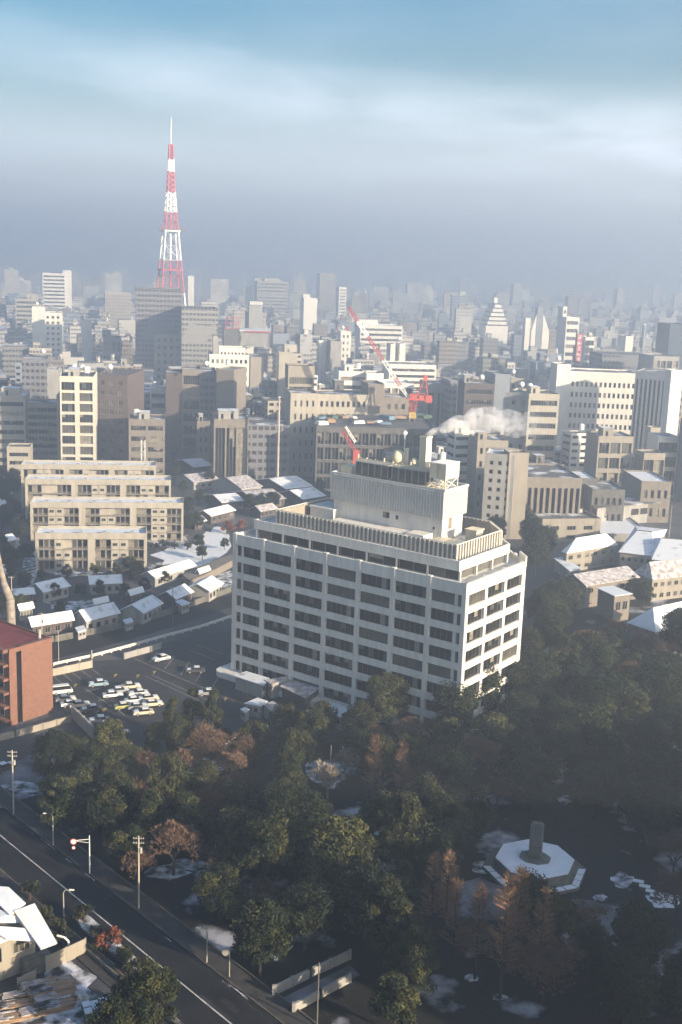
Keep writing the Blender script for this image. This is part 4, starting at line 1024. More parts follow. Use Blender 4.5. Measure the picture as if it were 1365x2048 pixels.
for i in range(4):
    for j in range(2):
        mb = MB(); x = -2 + i * 1.05; y = -1 + j * 1.15; mb.box(x, x + 1, y, y + 1.08, 0, 1.1 + .15 * ((i + j) % 2)); mb.build('crate', M['greenmesh'], root)
        mb = MB(); z = 1.105 + .15 * ((i + j) % 2); mb.box(x + .02, x + .98, y + .02, y + 1.06, z, z + .14); mb.build('snow_cover', M['snow'], root)
c = W(156, 1998); root = thing('oil_drum', 'small white drum beside the timber stack ends', 'drum', c); mb = MB(); mb.tube((0, 0, 0), (0, 0, .9), .35, k=10); mb.build('body', M['cranewhite'], root); mb = MB(); mb.tube((0, 0, .902), (0, 0, .96), .36, k=10); mb.build('lid', M['metal'], root)
c = W(170, 2003); root = thing('oil_drum', 'small cream drum on the snow, nearest the crate stack', 'drum', c); mb = MB(); mb.tube((0, 0, 0), (0, 0, .9), .35, k=10); mb.build('body', M['creamm'], root); mb = MB(); mb.tube((0, 0, .902), (0, 0, .96), .36, k=10); mb.build('lid', M['metal'], root)

# ------------------------------------------------------------------ monument in the park
mc = W(1070, 1722, 1.6); mo = thing('stone_monument', 'tall dark stone slab on a snow covered octagonal platform', 'monument', (mc.x, mc.y, 0), math.radians(-22))
FOOT.append((mc.x, mc.y, 11))
def octa(r, ph=PI / 8): return [(r * math.cos(ph + i * PI / 4), r * math.sin(ph + i * PI / 4)) for i in range(8)]
R1 = 6.3
mb = MB(); mb.prism(octa(R1), 0.5, 1.95, 0); mb.build('platform', M['stone'], mo)
mb = MB(); mb.prism(octa(R1 - .12), 1.952, 2.06, 0); mb.build('snow_cover', M['snow'], mo)
mb = MB(); mb.prism(octa(R1 + 1.9), 0.03, 0.5, 0); mb.build('step', M['stone'], mo)
mb = MB()
oo, oi = octa(R1 + 1.8), octa(R1 + .7)
for i in (4, 5, 6, 7):
    j = (i + 1) % 8; p0 = Vector(oo[i]); p1 = Vector(oo[j]); q0 = Vector(oi[i]); q1 = Vector(oi[j])
    n_ = 3
    for k in range(n_):
        f0, f1 = k / n_ + .02, (k + 1) / n_ - .03
        a_, b_, c_, d_ = p0.lerp(p1, f0), p0.lerp(p1, f1), q0.lerp(q1, f1), q0.lerp(q1, f0)
        mb.hexa([(*v, .502) for v in (a_, b_, c_, d_)] + [(*v, .60) for v in (a_, b_, c_, d_)])
mb.build('snow_cover', M['snow'], mo)
mb = MB(); mb.prism([(x * 1, y * .8) for x, y in octa(2.5)], 2.04, 2.4); mb.build('plinth', M['stone'], mo)
mb = MB(); mb.box(-.95, .95, -.62, .62, 2.4, 7.8); mb.box(-.80, .80, -.50, .50, 7.801, 8.1); mb.build('slab', M['stone'], mo)
# snowy steps at the right of the park
for i, (px, py, lab) in enumerate([(1277, 1762, 'topmost'), (1290, 1772, 'second from the top'), (1303, 1782, 'third from the top'), (1312, 1791, 'lowest')]):
    c = W(px, py, 0.6); root = thing('stone_bench', 'snow topped stone slab at the right edge, %s of the stepped four' % lab, 'stone slab', (c.x, c.y, 0), math.radians(-18), 'snow topped stone slabs in a stepped row')
    mb = MB(); mb.box(-.85, .85, -.45, .45, 0.02, .55); mb.build('block', M['stone'], root); mb = MB(); mb.box(-.83, .83, -.43, .43, .552, .64); mb.build('snow_cover', M['snow'], root)

# ================================================================== CITY, HAND PLACED
# (label, x0, x1, ytop, D, kwargs)
CITY = [
 ('cream ribbon windowed block at the left edge beside the balconied slab', -70, 54, 790, 500, dict(kind='ribbon', wall='cream', fl=7, gear='p', d=18, yvis=940, roofm='roofs')),
 ('low cream annex in front of the ribbon windowed block at the left edge', 14, 62, 893, 478, dict(kind='ribbon', wall='cream', fl=3, gear='', d=10, yvis=940)),
 ('grey balconied slab between the left edge block and the tall balcony tower', 56, 118, 805, 506, dict(kind='balcony', wall='beige', fl=8, bays=3, gear='', d=15, yvis=925)),
 ('tall pale fin wall just left of the white balconied tower', 115, 121, 790, 492, dict(kind='blank', wall='cream', gear='', d=14, yvis=915)),
 ('tall white framed balcony tower with ball tanks on its roof, above the apartment rows', 122, 190, 752, 480, dict(kind='frame', wall='pale', fl=9, bays=2, pier=1.9, sill=0.12, head=0.88, curt=0.5, gear='pbbc', d=26, yvis=915, roofm='roofb')),
 ('dark purple brown building right of the white balconied tower', 192, 256, 748, 512, dict(kind='punched', wall='brown', fl=9, bays=3, gear='bm', d=30, rot=-4, yvis=905, roofm='roofb')),
 ('dark grey block behind the tall balcony tower with a cream tank on top', 48, 96, 716, 620, dict(kind='blank', wall='dark', gear='b', d=26, yvis=790)),
 ('narrow white gable-like wall squeezed between two dark blocks at left', 97, 119, 738, 580, dict(kind='blank', wall='grey', gear='', d=14, yvis=800)),
 ('tan four bay office with ribbon windows right of the purple brown block', 258, 330, 838, 486, dict(kind='ribbon', wall='tan', fl=5, bays=2, gear='pc', d=18, yvis=910)),
 ('small white banded building behind the tan office', 300, 333, 776, 590, dict(kind='ribbon', wall='white', fl=5, bays=1, gear='', d=14, yvis=835)),
 ('tall reddish brown blank wall tower left of the framed grey building', 332, 364, 745, 560, dict(kind='blank', wall='brown', gear='', d=18, yvis=900)),
 ('brown grey building with two framed bays under its roof', 364, 401, 738, 566, dict(kind='frame', wall='tan', fl=6, bays=1, gear='', d=22, yvis=800, top=1.6)),
 ('dark recessed block between two brown towers left of centre', 400, 432, 742, 572, dict(kind='blank', wall='dark', gear='b', d=22, yvis=800)),
 ('narrow tan tower with a dark right edge and ball tank on its roof', 432, 466, 738, 560, dict(kind='blank', wall='tan', gear='b', d=18, yvis=800, rot=-14)),
 ('stepped white office with a slender stair tower and three rows of windows', 417, 497, 708, 690, dict(kind='punched', wall='white', fl=7, bays=8, gear='', d=20, yvis=775, cat='building')),
 ('white upper storey set back on the stepped white office', 436, 489, 694, 700, dict(kind='punched', wall='white', fl=8, bays=7, gear='', d=12, yvis=710)),
 ('slender grey stair tower at the left end of the stepped white office', 424, 436, 673, 694, dict(kind='blank', wall='grey', gear='', d=6, yvis=710)),
 ('square beige blank block right of the stepped white office', 498, 526, 714, 720, dict(kind='blank', wall='beige', gear='', d=16, yvis=755)),
 ('cream office with two window columns, penthouse and tanks, left of the grey hall', 309, 364, 668, 830, dict(kind='punched', wall='cream', fl=7, bays=4, gear='Pbc', d=34, side=None, yvis=728, rot=16)),
 ('low tan building with dark window pairs beside the tan office', 394, 420, 842, 520, dict(kind='punched', wall='tan', fl=4, bays=2, gear='p', d=14, yvis=900)),
 ('tan building with tall vertical piers left of the cream punched window block', 428, 496, 838, 478, dict(kind='frame', wall='tan', fl=1, bays=3, gear='pp', d=22, yvis=940, sill=0.02, head=0.93)),
 ('dark grey building with a thin mast, joined to the tan piered building', 497, 577, 850, 484, dict(kind='blank', wall='dark', gear='m', d=24, yvis=945)),
 ('cream office with a square grid of dark windows at the centre, lower floors in shade', 579, 632, 786, 500, dict(kind='punched', wall='cream', fl=6, bays=4, gear='', d=24, yvis=900, rot=10, pier=1.7)),
 ('long cream wing continuing right from the square window office', 633, 731, 788, 512, dict(kind='punched', wall='cream', fl=6, bays=9, gear='', d=18, yvis=850, rot=10)),
 ('blank tan stair block between the cream wing and the low windowed annex', 732, 762, 768, 516, dict(kind='blank', wall='tan', gear='', d=18, yvis=845, rot=10)),
 ('tan annex with few windows directly left of the red crane', 763, 812, 794, 520, dict(kind='punched', wall='tan', fl=6, bays=3, gear='', d=16, yvis=838, rot=10)),
 ('beige rooftop house with open loggia and two ball tanks above the square window office', 573, 624, 731, 522, dict(kind='frame', wall='beige', fl=10, bays=1, gear='', d=12, yvis=788, rot=10, top=4)),
 ('white trapezoid roof house behind the loggia penthouse', 554, 592, 706, 640, dict(kind='blank', wall='cream', gear='', d=10, yvis=730)),
 ('white finned low building behind the cream wing', 673, 730, 742, 600, dict(kind='ribbon', wall='white', fl=8, bays=1, gear='cp', d=20, yvis=770)),
 ('bright white box house at the right end of the white finned building', 728, 762, 746, 596, dict(kind='blank', wall='white', gear='', d=14, yvis=772)),
 ('white low roofed building behind the tan annex', 762, 822, 766, 590, dict(kind='frame', wall='white', fl=7, bays=4, gear='', d=20, yvis=795, roofm='snow')),
 ('long white banded building with curved roofline behind the crane boom', 772, 868, 728, 720, dict(kind='ribbon', wall='white', fl=8, bays=1, gear='', d=24, yvis=765)),
 ('left one of two white slab towers right of the crane boom', 773, 786, 688, 780, dict(kind='blank', wall='white', gear='', d=14, yvis=725, group='twin white slab towers')),
 ('right one of two white slab towers right of the crane boom', 791, 806, 687, 782, dict(kind='blank', wall='white', gear='b', d=14, yvis=722, group='twin white slab towers')),
 ('wide white low building with a snowy terrace behind the crane tip', 712, 802, 650, 1060, dict(kind='ribbon', wall='white', fl=8, bays=1, gear='P', d=30, yvis=690, roofm='snow')),
 ('white building with one dark window left of the crane tip', 674, 699, 662, 900, dict(kind='punched', wall='white', fl=8, bays=2, gear='b', d=16, yvis=685)),
 ('white cube on a dark block left of the crane boom', 632, 651, 682, 840, dict(kind='blank', wall='white', gear='', d=10, yvis=704)),
 ('dark grey block between the white cube and the crane boom', 655, 680, 682, 830, dict(kind='blank', wall='grey', gear='', d=20, yvis=730)),
 ('brown banded building right of the red crane', 923, 980, 766, 560, dict(kind='ribbon', wall='brown', fl=7, bays=1, gear='pb', d=20, yvis=850, rot=4)),
 ('grey slab with white pilasters just right of the crane counterweight', 850, 892, 766, 600, dict(kind='frame', wall='grey', fl=1, bays=3, gear='', d=20, yvis=845, sill=0.05, head=0.9)),
 ('dark narrow tower between the pilastered slab and the brown banded building', 893, 921, 762, 590, dict(kind='blank', wall='dark', gear='', d=20, yvis=845)),
 ('grey tower with white roof tanks left of the white banded tower', 1006, 1050, 784, 500, dict(kind='punched', wall='grey', fl=8, bays=2, gear='bb', d=22, yvis=860, rot=-20)),
 ('grey smooth block behind the tanked grey tower', 982, 1012, 748, 600, dict(kind='blank', wall='bluegrey', gear='', d=20, yvis=850)),
 ('beige rooftop block with two tanks above the tanked grey tower', 1010, 1040, 756, 620, dict(kind='punched', wall='beige', fl=7, bays=2, gear='b', d=14, yvis=784)),
 ('white tower with seven dark window bands beside the smoke', 1051, 1106, 787, 492, dict(kind='ribbon', wall='cream', fl=8, bays=1, gear='pm', d=18, yvis=905, rot=6)),
 ('tall blank white stair tower at the left end of the long white office', 1103, 1129, 728, 590, dict(kind='blank', wall='white', gear='b', d=12, yvis=830, rot=6)),
 ('long white office with four rows of window groups at the right', 1129, 1262, 742, 600, dict(kind='punched', wall='white', fl=7, bays=14, gear='', d=22, yvis=850, rot=-2, top=3.4)),
 ('broad blue grey slab in shade right of the long white office', 1258, 1334, 742, 560, dict(kind='frame', wall='bluegrey', fl=1, bays=9, gear='m', d=24, yvis=880, rot=-24, sill=0.02, head=0.96, pier=1.0, curt=0)),
 ('narrow sunlit white end wall standing against the blue grey slab', 1329, 1346, 740, 528, dict(kind='blank', wall='white', gear='', d=5, yvis=850, rot=20)),
 ('beige three bay framed building below the blue grey slab', 1196, 1257, 872, 470, dict(kind='frame', wall='beige', fl=4, bays=3, gear='p', d=15, yvis=935, rot=8)),
 ('small white balcony building by the navy tower', 1316, 1349, 873, 480, dict(kind='balcony', wall='white', fl=4, bays=1, gear='', d=12, yvis=935, rot=8)),
 ('low brownish building with small balconies left of the white balcony building', 1290, 1322, 906, 466, dict(kind='balcony', wall='beige', fl=2, bays=2, gear='', d=10, yvis=940, rot=8)),
 ('small cream stair head block above the beige framed building', 1298, 1312, 855, 520, dict(kind='blank', wall='cream', gear='', d=6, yvis=875, rot=8)),
 ('dark navy tower cut by the right edge of the picture', 1356, 1450, 836, W(1345, 1002).y, dict(kind='blank', wall='navy', gear='', d=26, yvis=1010, rot=-30)),
 ('huge plain grey building right of the office block chimney smoke', 972, 1020, 906, 396, dict(kind='punched', wall='grey', gear='', d=16, yvis=1050, rot=-12, curt=0)),
 ('pale stair tower catching the sun at the corner of the plain grey building', 1020, 1047, 905, 394, dict(kind='blank', wall='beige', gear='', d=7, yvis=960, rot=8)),
 ('dark hall with a row of tall pale fins below a snowy flat roof', 1047, 1156, 954, 402, dict(kind='frame', wall='tan', fl=1, bays=10, gear='', d=30, yvis=1020, rot=6, sill=0.15, head=0.90, pier=0.9, curt=0, roofm='roof')),
 ('low grey building with patchy snow roof between the finned hall and framed building', 1160, 1190, 956, 430, dict(kind='punched', wall='dark', fl=2, bays=3, gear='', d=18, yvis=1000, rot=4, roofm='roofs')),
 ('low snowy flat roofed building below the beige framed building', 1192, 1245, 978, 420, dict(kind='punched', wall='dark', fl=2, bays=5, gear='', d=18, yvis=1000, rot=4, roofm='roof')),
 ('low building with bright snowy roof beside the navy tower', 1290, 1336, 962, 430, dict(kind='punched', wall='tan', fl=2, bays=4, gear='', d=24, yvis=1000, rot=4, roofm='snow')),
 ("flat roofed school block with three wide windows above the hipped roofs", 1096, 1199, 1038, W(1096,1086).y, dict(kind='punched', wall='beige', fl=2, bays=3, gear='v', d=24, yvis=1085, rot=12, roofm='roof', pier=3.0)),
 ('low flat annex with dazzling snow roof right of the flat roofed school block', 1200, 1306, 1066, W(1200,1082).y, dict(kind='punched', wall='grey', fl=2, bays=6, gear='', d=34, yvis=1080, rot=3, roofm='snow')),
 # construction hall and far
 ('dark half finished hall with green netting under the red crane', 632, 868, 852, 470, dict(kind='frame', wall='dark', fl=4, bays=16, gear='', d=56, yvis=910, rot=3, pier=0.5, curt=0, roofm='roofb', sill=0.1, head=0.9)),
 ('cream building partly veiled by the drifting smoke', 955, 1008, 880, 440, dict(kind='punched', wall='beige', fl=5, bays=5, gear='p', d=16, yvis=930, rot=6)),
 # farther
 ('white tower with vertical slot and five rows of dark windows at left', 72, 126, 624, 940, dict(kind='punched', wall='white', fl=10, bays=5, gear='', d=22, yvis=690, rot=12)),
 ('taller white stair tower at the left end of the five row white tower', 70, 92, 614, 930, dict(kind='blank', wall='white', gear='b', d=12, yvis=690, rot=12)),
 ('small white slab tower with a rounded tank, left of the lattice tower hall', 166, 185, 641, 900, dict(kind='blank', wall='white', gear='b', d=10, yvis=675, rot=12)),
 ('dark glass block under a white rooftop house, left of the cream office', 208, 243, 674, 860, dict(kind='frame', wall='grey', fl=3, bays=2, gear='P', d=20, yvis=712, rot=12)),
 ('bright white stepped hospital-like building high on the left skyline', 92, 132, 546, 1500, dict(kind='ribbon', wall='white', fl=14, bays=1, gear='', d=24, yvis=592, rot=14)),
 ('taller white end block of the stepped white skyline building', 131, 145, 541, 1510, dict(kind='blank', wall='white', gear='', d=20, yvis=575, rot=14)),
 ('cream block with a fine grid of windows left of the dark hall', 213, 262, 585, 1300, dict(kind='punched', wall='cream', fl=14, bays=12, gear='', d=26, yvis=628, rot=14)),
 ('low white T shaped building between the skyline building and the white tower', 38, 78, 597, 1250, dict(kind='ribbon', wall='cream', fl=9, bays=1, gear='P', d=26, yvis=625, rot=14)),
 ('large dark grey hall standing in front of the red and white lattice tower', 272, 364, 577, 830, dict(kind='blank', wall='cwdark', gear='', d=40, yvis=660, rot=10, roofm='roofb')),
 ('large grey brown hall to the right of the dark hall below the lattice tower', 362, 434, 616, 800, dict(kind='blank', wall='cwshade', gear='', d=40, yvis=670, rot=10, roofm='roofb')),
 ('small white slab just right of the lattice tower base', 374, 388, 552, 1500, dict(kind='blank', wall='white', gear='', d=14, yvis=580, rot=14)),
 ('grey building with white sign board on its roof right of the red frame sign', 492, 531, 624, 1050, dict(kind='punched', wall='grey', fl=10, bays=5, gear='', d=24, yvis=655, rot=12)),
 ('white topped cream tower left of the crane tip', 600, 632, 596, 1250, dict(kind='blank', wall='white', gear='P', d=18, yvis=625, rot=14)),
 ('tall hazy white slab with a dark stripe above the crane tip', 668, 690, 574, 1450, dict(kind='ribbon', wall='white', fl=16, bays=1, gear='', d=16, yvis=632, rot=14)),
 ('broad hazy beige tower on the skyline above the crane', 630, 668, 546, 1900, dict(kind='punched', wall='beige', fl=12, bays=8, gear='m', d=26, yvis=600, rot=14)),
 ('white cluster of roof houses on the skyline right of the lattice tower', 509, 575, 562, 1750, dict(kind='ribbon', wall='cream', fl=12, bays=1, gear='PPc', d=30, yvis=600, rot=14)),
 ('white L shaped banded building with a square head, left of the red neon column', 1106, 1124, 613, 1000, dict(kind='ribbon', wall='white', fl=10, bays=1, gear='', d=14, yvis=640, rot=8)),
 ('white banded lower wing joined to the square head building', 1114, 1150, 634, 990, dict(kind='ribbon', wall='white', fl=8, bays=1, gear='', d=20, yvis=662, rot=8)),
 ('white small terraced building right of the vertical red neon column', 1154, 1180, 674, 860, dict(kind='balcony', wall='white', fl=8, bays=1, gear='p', d=14, yvis=715, rot=8)),
 ('white building with two tall pink panels right of the terraced building', 1233, 1256, 672, 850, dict(kind='frame', wall='white', fl=1, bays=2, gear='', d=16, yvis=710, rot=8, sill=0.1, head=0.7)),
 ('dark blue tower with a maroon top at the right', 1318, 1361, 648, 800, dict(kind='blank', wall='navy', gear='', d=22, yvis=712, rot=8)),
 ('grey framed low wide building behind the tall white pole at right', 1292, 1346, 712, 700, dict(kind='frame', wall='grey', fl=7, bays=4, gear='', d=24, yvis=745, rot=8)),
 ('beige building at the right edge behind the navy tower', 1346, 1420, 770, 600, dict(kind='punched', wall='beige', fl=9, bays=8, gear='p', d=20, yvis=870, rot=8)),
 ('dark broad building behind the long white office roofline', 1190, 1340, 708, 740, dict(kind='blank', wall='dark', gear='vm', d=30, yvis=745, rot=4, roofm='roofb')),
 ('beige tower in haze between the twin slabs and the pagoda block', 840, 862, 748, 760, dict(kind='punched', wall='beige', fl=8, bays=3, gear='', d=16, yvis=775)),
]
for lab, x0, x1, yt, D, kw in CITY:
    bld(lab, x0, x1, yt, D=D, **kw)

def rooted(name, label, cat, px, D, z=0, rz=0):
    d_ = ray(px, 900); return thing(name, label, cat, (d_.x * D / d_.y, D, z), rz), Vector((d_.x * D / d_.y, D, z))
# stepped pagoda-like block on the right skyline
rt, q = rooted('stepped_building', 'white stepped building narrowing upwards like a pagoda, in haze right of centre', 'building', 979, 1300, rz=math.radians(14))
zb = topz(q.x, q.y, 596)
wds = [26, 23, 20, 16, 12, 8]
for i, w_ in enumerate(wds):
    z0_ = zb - 6 - (len(wds) - i) * 4.6 if i else 0; mb = MB(); mb.box(-w_ / 2, w_ / 2, 0, 22, z0_ + (.01 if i else 0), z0_ + 4.6 - 1.3 if i else zb - 6 - 5 * 4.6 - 1.3); mb.box(-w_ / 2 + .6, w_ / 2 - .6, .6, 21, z0_ + 3.3 if i else zb - 6 - 5 * 4.6 - 1.3, z0_ + 4.6 if i else zb - 6 - 5 * 4.6, 1); mb.build('storey', [M['white'], M['glass']], rt)
mb = MB(); mb.box(-2, 2, 8, 12, zb - 6, zb); mb.build('tower_head', M['white'], rt)
TAKEN.append((950, 1005, 590, 655, 1300))
# white sail-like pair
rt, q = rooted('church', 'hazy building with a dark slab between two white sail shaped walls', 'building', 1062, 1050, rz=math.radians(8))
zb = topz(q.x, q.y, 616); zs_ = topz(q.x, q.y, 665)
mb = MB(); mb.box(-2.6, 2.6, 0, 8, 0, zb); mb.build('tower', M['bluegrey'], rt)
for s in (-1, 1):
    mb = MB(); x0_ = 3.0 * s; x1_ = (9.5 if s > 0 else 7) * s
    for y in (0.0,):
        p = [(x0_, 0, 0), (x1_, 0, 0), (x1_, 1, 0), (x0_, 1, 0), (x0_, 0, zb - 5), (x1_, 0, zs_ + 1), (x1_, 1, zs_ + 1), (x0_, 1, zb - 5)]
        mb.hexa(p)
    mb.build('sail_wall', M['white'], rt)
mb = MB(); mb.box(-13, -8.5, 0, 8, 0, zb - 9); mb.build('wing', M['white'], rt)
TAKEN.append((1030, 1090, 612, 670, 1050))

# ------------------------------------------------------------------ red and white lattice tower
rt, q = rooted('broadcast_tower', 'tall red and white lattice broadcasting tower on the left skyline', 'tower', 340, 905, rz=math.radians(22))
TAKEN.append((300, 380, 225, 600, 905)); FOOT.append((q.x, q.y, 22))
prof = [(a_, b_ * .80) for a_, b_ in [(234, .35), (286, .6), (288, 2.4), (343, 3.6), (384, 4.8), (424, 6.6), (462, 8.8), (520, 11.8), (572, 14.5), (600, 16.5)]]
zz = [topz(q.x, q.y, a) for a, _ in prof]
def half(z):
    for i in range(1, len(zz) - 1):
        if zz[i + 1] <= z <= zz[i]:
            f_ = (z - zz[i + 1]) / (zz[i] - zz[i + 1]); return prof[i + 1][1] * (1 - f_) + prof[i][1] * f_
    return prof[-1][1] + (zz[-1] - z) * .12 if z < zz[-1] else .5
bands = [(zz[2], zz[2] - 26, 'red'), (zz[2] - 26, topz(q.x, q.y, 343), 'cranewhite')]
ys = [288, 318, 343, 384, 424, 462, 520, 585, 640, 760]; cl = ['red', 'cranewhite', 'red', 'cranewhite', 'red', 'cranewhite', 'red', 'cranewhite', 'red']
for i in range(9):
    zt_, zb_ = topz(q.x, q.y, ys[i]), max(0, topz(q.x, q.y, ys[i + 1])); 
    mb = MB(); n = max(1, int(round((zt_ - zb_) / (max(3.2, half(zb_) * 1.1)))))
    for k in range(n):
        z0_ = zb_ + (zt_ - zb_) * k / n; z1_ = zb_ + (zt_ - zb_) * (k + 1) / n; a_, b_ = half(z0_) * .70, half(z1_) * .70
        cs = [(-1, -1), (1, -1), (1, 1), (-1, 1)]
        lw = .42 + .012 * a_ * 2
        for j in range(4):
            c1, c2 = cs[j], cs[(j + 1) % 4]
            mb.tube((c1[0] * a_, c1[1] * a_, z0_), (c1[0] * b_, c1[1] * b_, z1_), lw, k=4)
            mb.tube((c1[0] * a_, c1[1] * a_, z0_), (c2[0] * b_, c2[1] * b_, z1_), .2, k=3); mb.tube((c2[0] * a_, c2[1] * a_, z0_), (c1[0] * b_, c1[1] * b_, z1_), .2, k=3)
            mb.tube((c1[0] * a_, c1[1] * a_, z0_), (c2[0] * a_, c2[1] * a_, z0_), .24, k=3)
        if z1_ > zz[5]: mb.tube((0, 0, z0_), (0, 0, z1_), .55, k=4)
        elif z0_ > 40: mb.tube((0, 0, z0_), (0, 0, z1_), .8, k=4)
    mb.build('lattice_section', M[cl[i]], rt)
mb = MB(); mb.tube((0, 0, zz[2]), (0, 0, zz[0]), .45, .15, k=6); mb.build('antenna_mast', M['cranewhite'], rt)
for py, r_ in ((462, 9.5), (540, 12)):
    z = topz(q.x, q.y, py); mb = MB(); a_ = half(z) * .7 + 1.2; mb.box(-a_, a_, -a_, a_, z - .4, z + .5); mb.build('platform', M['cranewhite' if py == 462 else 'red'], rt)
z = topz(q.x, q.y, 458)
for s in (-1, 1):
    mb = MB(); mb.tube((s * 8.6, -2, z), (s * 8.6, -3.2, z), 1.5, 1.5, k=10); mb.build('dish_antenna', M['dark'], rt)

# red frame sign and canopy
rt, q = rooted('frame_sign', 'square red and white steel frame sign on a roof right of the grey brown hall', 'sign', 461, 880, z=0, rz=math.radians(10))
z1_, z2_, z0_ = topz(q.x, q.y, 619), topz(q.x, q.y, 636), topz(q.x, q.y, 657)
mb = MB()
for x in (-5, 0, 5): mb.tube((x, 0, z0_), (x, 0, z2_), .38, k=4)
for z in (z0_, (z0_ + z2_) / 2, z2_): mb.tube((-5, 0, z), (5, 0, z), .38, k=4)
mb.build('lower_frame', M['red'], rt)
mb = MB()
for x in (-5, 0, 5): mb.tube((x, 0, z2_), (x, 0, z1_), .22, k=4)
mb.tube((-5, 0, z1_), (5, 0, z1_), .22, k=4); mb.build('upper_frame', M['metal'], rt)
mb = MB(); mb.box(-6, 6, .3, 12, 0, z0_ - .5); mb.build('base_block', M['dark'], rt)
rt, q = rooted('flat_canopy', 'flat white canopy roof with a red edge right of the red frame sign', 'canopy', 505, 880, rz=math.radians(4))
z = topz(q.x, q.y, 663); mb = MB(); mb.box(-11.5, 11.5, 0, 26, z - .05, z + .7); mb.build('roof', M['snow'], rt); mb = MB(); mb.box(-7, 11.5, -.25, -.01, z - .6, z + .5); mb.build('red_edge', M['red'], rt); mb = MB(); mb.box(-10, 10, 1, 24, 0, z - .06); mb.build('wall', M['grey'], rt)
TAKEN.append((475, 536, 650, 700, 880))
# roof sign board with white bars
rt, q = rooted('roof_sign', 'white barred sign board on the roof of the grey building right of centre left', 'sign', 507, 1045, rz=math.radians(12))
z = topz(q.x, q.y, 611); zb = topz(q.x, q.y, 602); mb = MB(); mb.box(-6, 6, 0, .5, z, zb); mb.build('board', M['dark'], rt); mb = MB()
for i in range(8): mb.box(-5.4 + i * 1.45, -4.5 + i * 1.45, -.2, -.01, z + .4, zb - .4)
mb.build('bars', M['cranewhite'], rt); mb = MB(); mb.box(-6, 6, .6, 10, 0, z); mb.build('base_block', M['grey'], rt)
# vertical red neon column with white letters
rt, q = rooted('neon_column', 'tall narrow red vertical sign with five white characters, right of the pale skyline', 'sign', 1143, 790, rz=math.radians(2))
z0_, z1_ = topz(q.x, q.y, 728), topz(q.x, q.y, 668); mb = MB(); mb.box(-1.9, 1.9, 0, 2.4, z0_, z1_); mb.build('panel', M['red'], rt)
mb = MB(); mb.box(-2.4, -1.91, .4, 2.4, z0_ - 6, z1_ + 1.5); mb.build('support', M['dark'], rt)
chz_ = (z1_ - z0_) / 5.4
for i in range(5):
    zc = z0_ + chz_ * (i + .75); r_ = random.Random(i + 4); mb = MB(); s_ = chz_ * .33
    strokes = [((-1, 1), (1, 1)), ((0, 1), (0, -1)), ((-1, 0), (1, 0)), ((-1, -1), (0, .2)), ((0, .2), (1, -1)), ((-1, 1), (-1, -.6))]
    for (a_, b_) in r_.sample(strokes, 4): mb.tube((a_[0] * s_, -.06, zc + a_[1] * s_), (b_[0] * s_, -.06, zc + b_[1] * s_), .26, k=4)
    mb.build('letter', M['cranewhite'], rt)
mb = MB(); mb.box(-5, 5, 2.6, 14, 0, z0_ - 1); mb.build('base_block', M['bluegrey'], rt)
TAKEN.append((1130, 1158, 664, 735, 790))
# white pole with a square head at the right
rt, q = rooted('tall_pole', 'tall white pole with a square white head at the right edge', 'pole', 1357, 640, rz=0)
z1_ = topz(q.x, q.y, 652); mb = MB(); mb.tube((0, 0, 0), (0, 0, z1_ - 7), 1.1, .8, k=8); mb.build('shaft', M['cranewhite'], rt); mb = MB(); mb.box(-2.2, 3.5, -.5, 1.2, z1_ - 7, z1_); mb.build('head', M['cranewhite'], rt); mb = MB(); mb.box(1.2, 2.6, -.62, -.51, z1_ - 5, z1_ - 2); mb.build('sign_mark', M['red'], rt)
# dark chimney
rt, q = rooted('chimney', 'thin dark tapering chimney in haze at the right', 'chimney', 1267, 900)
z1_ = topz(q.x, q.y, 650); mb = MB(); mb.tube((0, 0, 0), (0, 0, z1_), 1.9, 1.2, k=8); mb.build('shaft', M['bluegrey'], rt); mb = MB(); mb.tube((0, 0, z1_), (0, 0, z1_ + .5), 1.4, k=8); mb.build('rim', M['cranewhite'], rt)
# thin pole left of the square window office
rt, q = rooted('mast', 'slender pale vertical pole left of the square window office', 'mast', 557, 470)
z1_ = topz(q.x, q.y, 798); mb = MB(); mb.tube((0, 0, 0), (0, 0, z1_), .55, .35, k=6); mb.build('shaft', M['pole'], rt); mb = MB(); mb.tube((-.8, 0, z1_ - 1), (.8, 0, z1_ - 1), .1, k=4); mb.build('crossarm', M['metal'], rt)

# ------------------------------------------------------------------ red tower crane
rt, q = rooted('tower_crane', 'red and white luffing tower crane over the half finished hall', 'crane', 822, 500)
FOOT.append((q.x, q.y, 4)); zt_ = topz(q.x, q.y, 800); zb = topz(q.x, q.y, 836)
def lat(mb, a, b, w0, w1, n, r0=.16, r1=.09):
    a, b = Vector(a), Vector(b); d_ = (b - a).normalized(); x = d_.cross(Vector((0, 0, 1))); x = x.normalized() if x.length > .01 else Vector((1, 0, 0)); y = d_.cross(x)
    P_ = lambda i, sx_, sy_: a.lerp(b, i / n) + x * sx_ * (w0 + (w1 - w0) * i / n) + y * sy_ * (w0 + (w1 - w0) * i / n)
    cs = [(-1, -1), (1, -1), (1, 1), (-1, 1)]
    for i in range(n):
        for j in range(4):
            c1, c2 = cs[j], cs[(j + 1) % 4]; mb.tube(P_(i, *c1), P_(i + 1, *c1), r0, k=4); mb.tube(P_(i, *(c1 if i % 2 else c2)), P_(i + 1, *(c2 if i % 2 else c1)), r1, k=3)
mb = MB(); lat(mb, (0, 0, 0), (0, 0, zb), 1.1, 1.1, 12); mb.build('mast', M['metal'], rt)
mb = MB(); mb.box(-1.5, 1.5, -1.5, 1.5, zb, zb + 2.6); mb.build('collar', M['yellow'], rt)
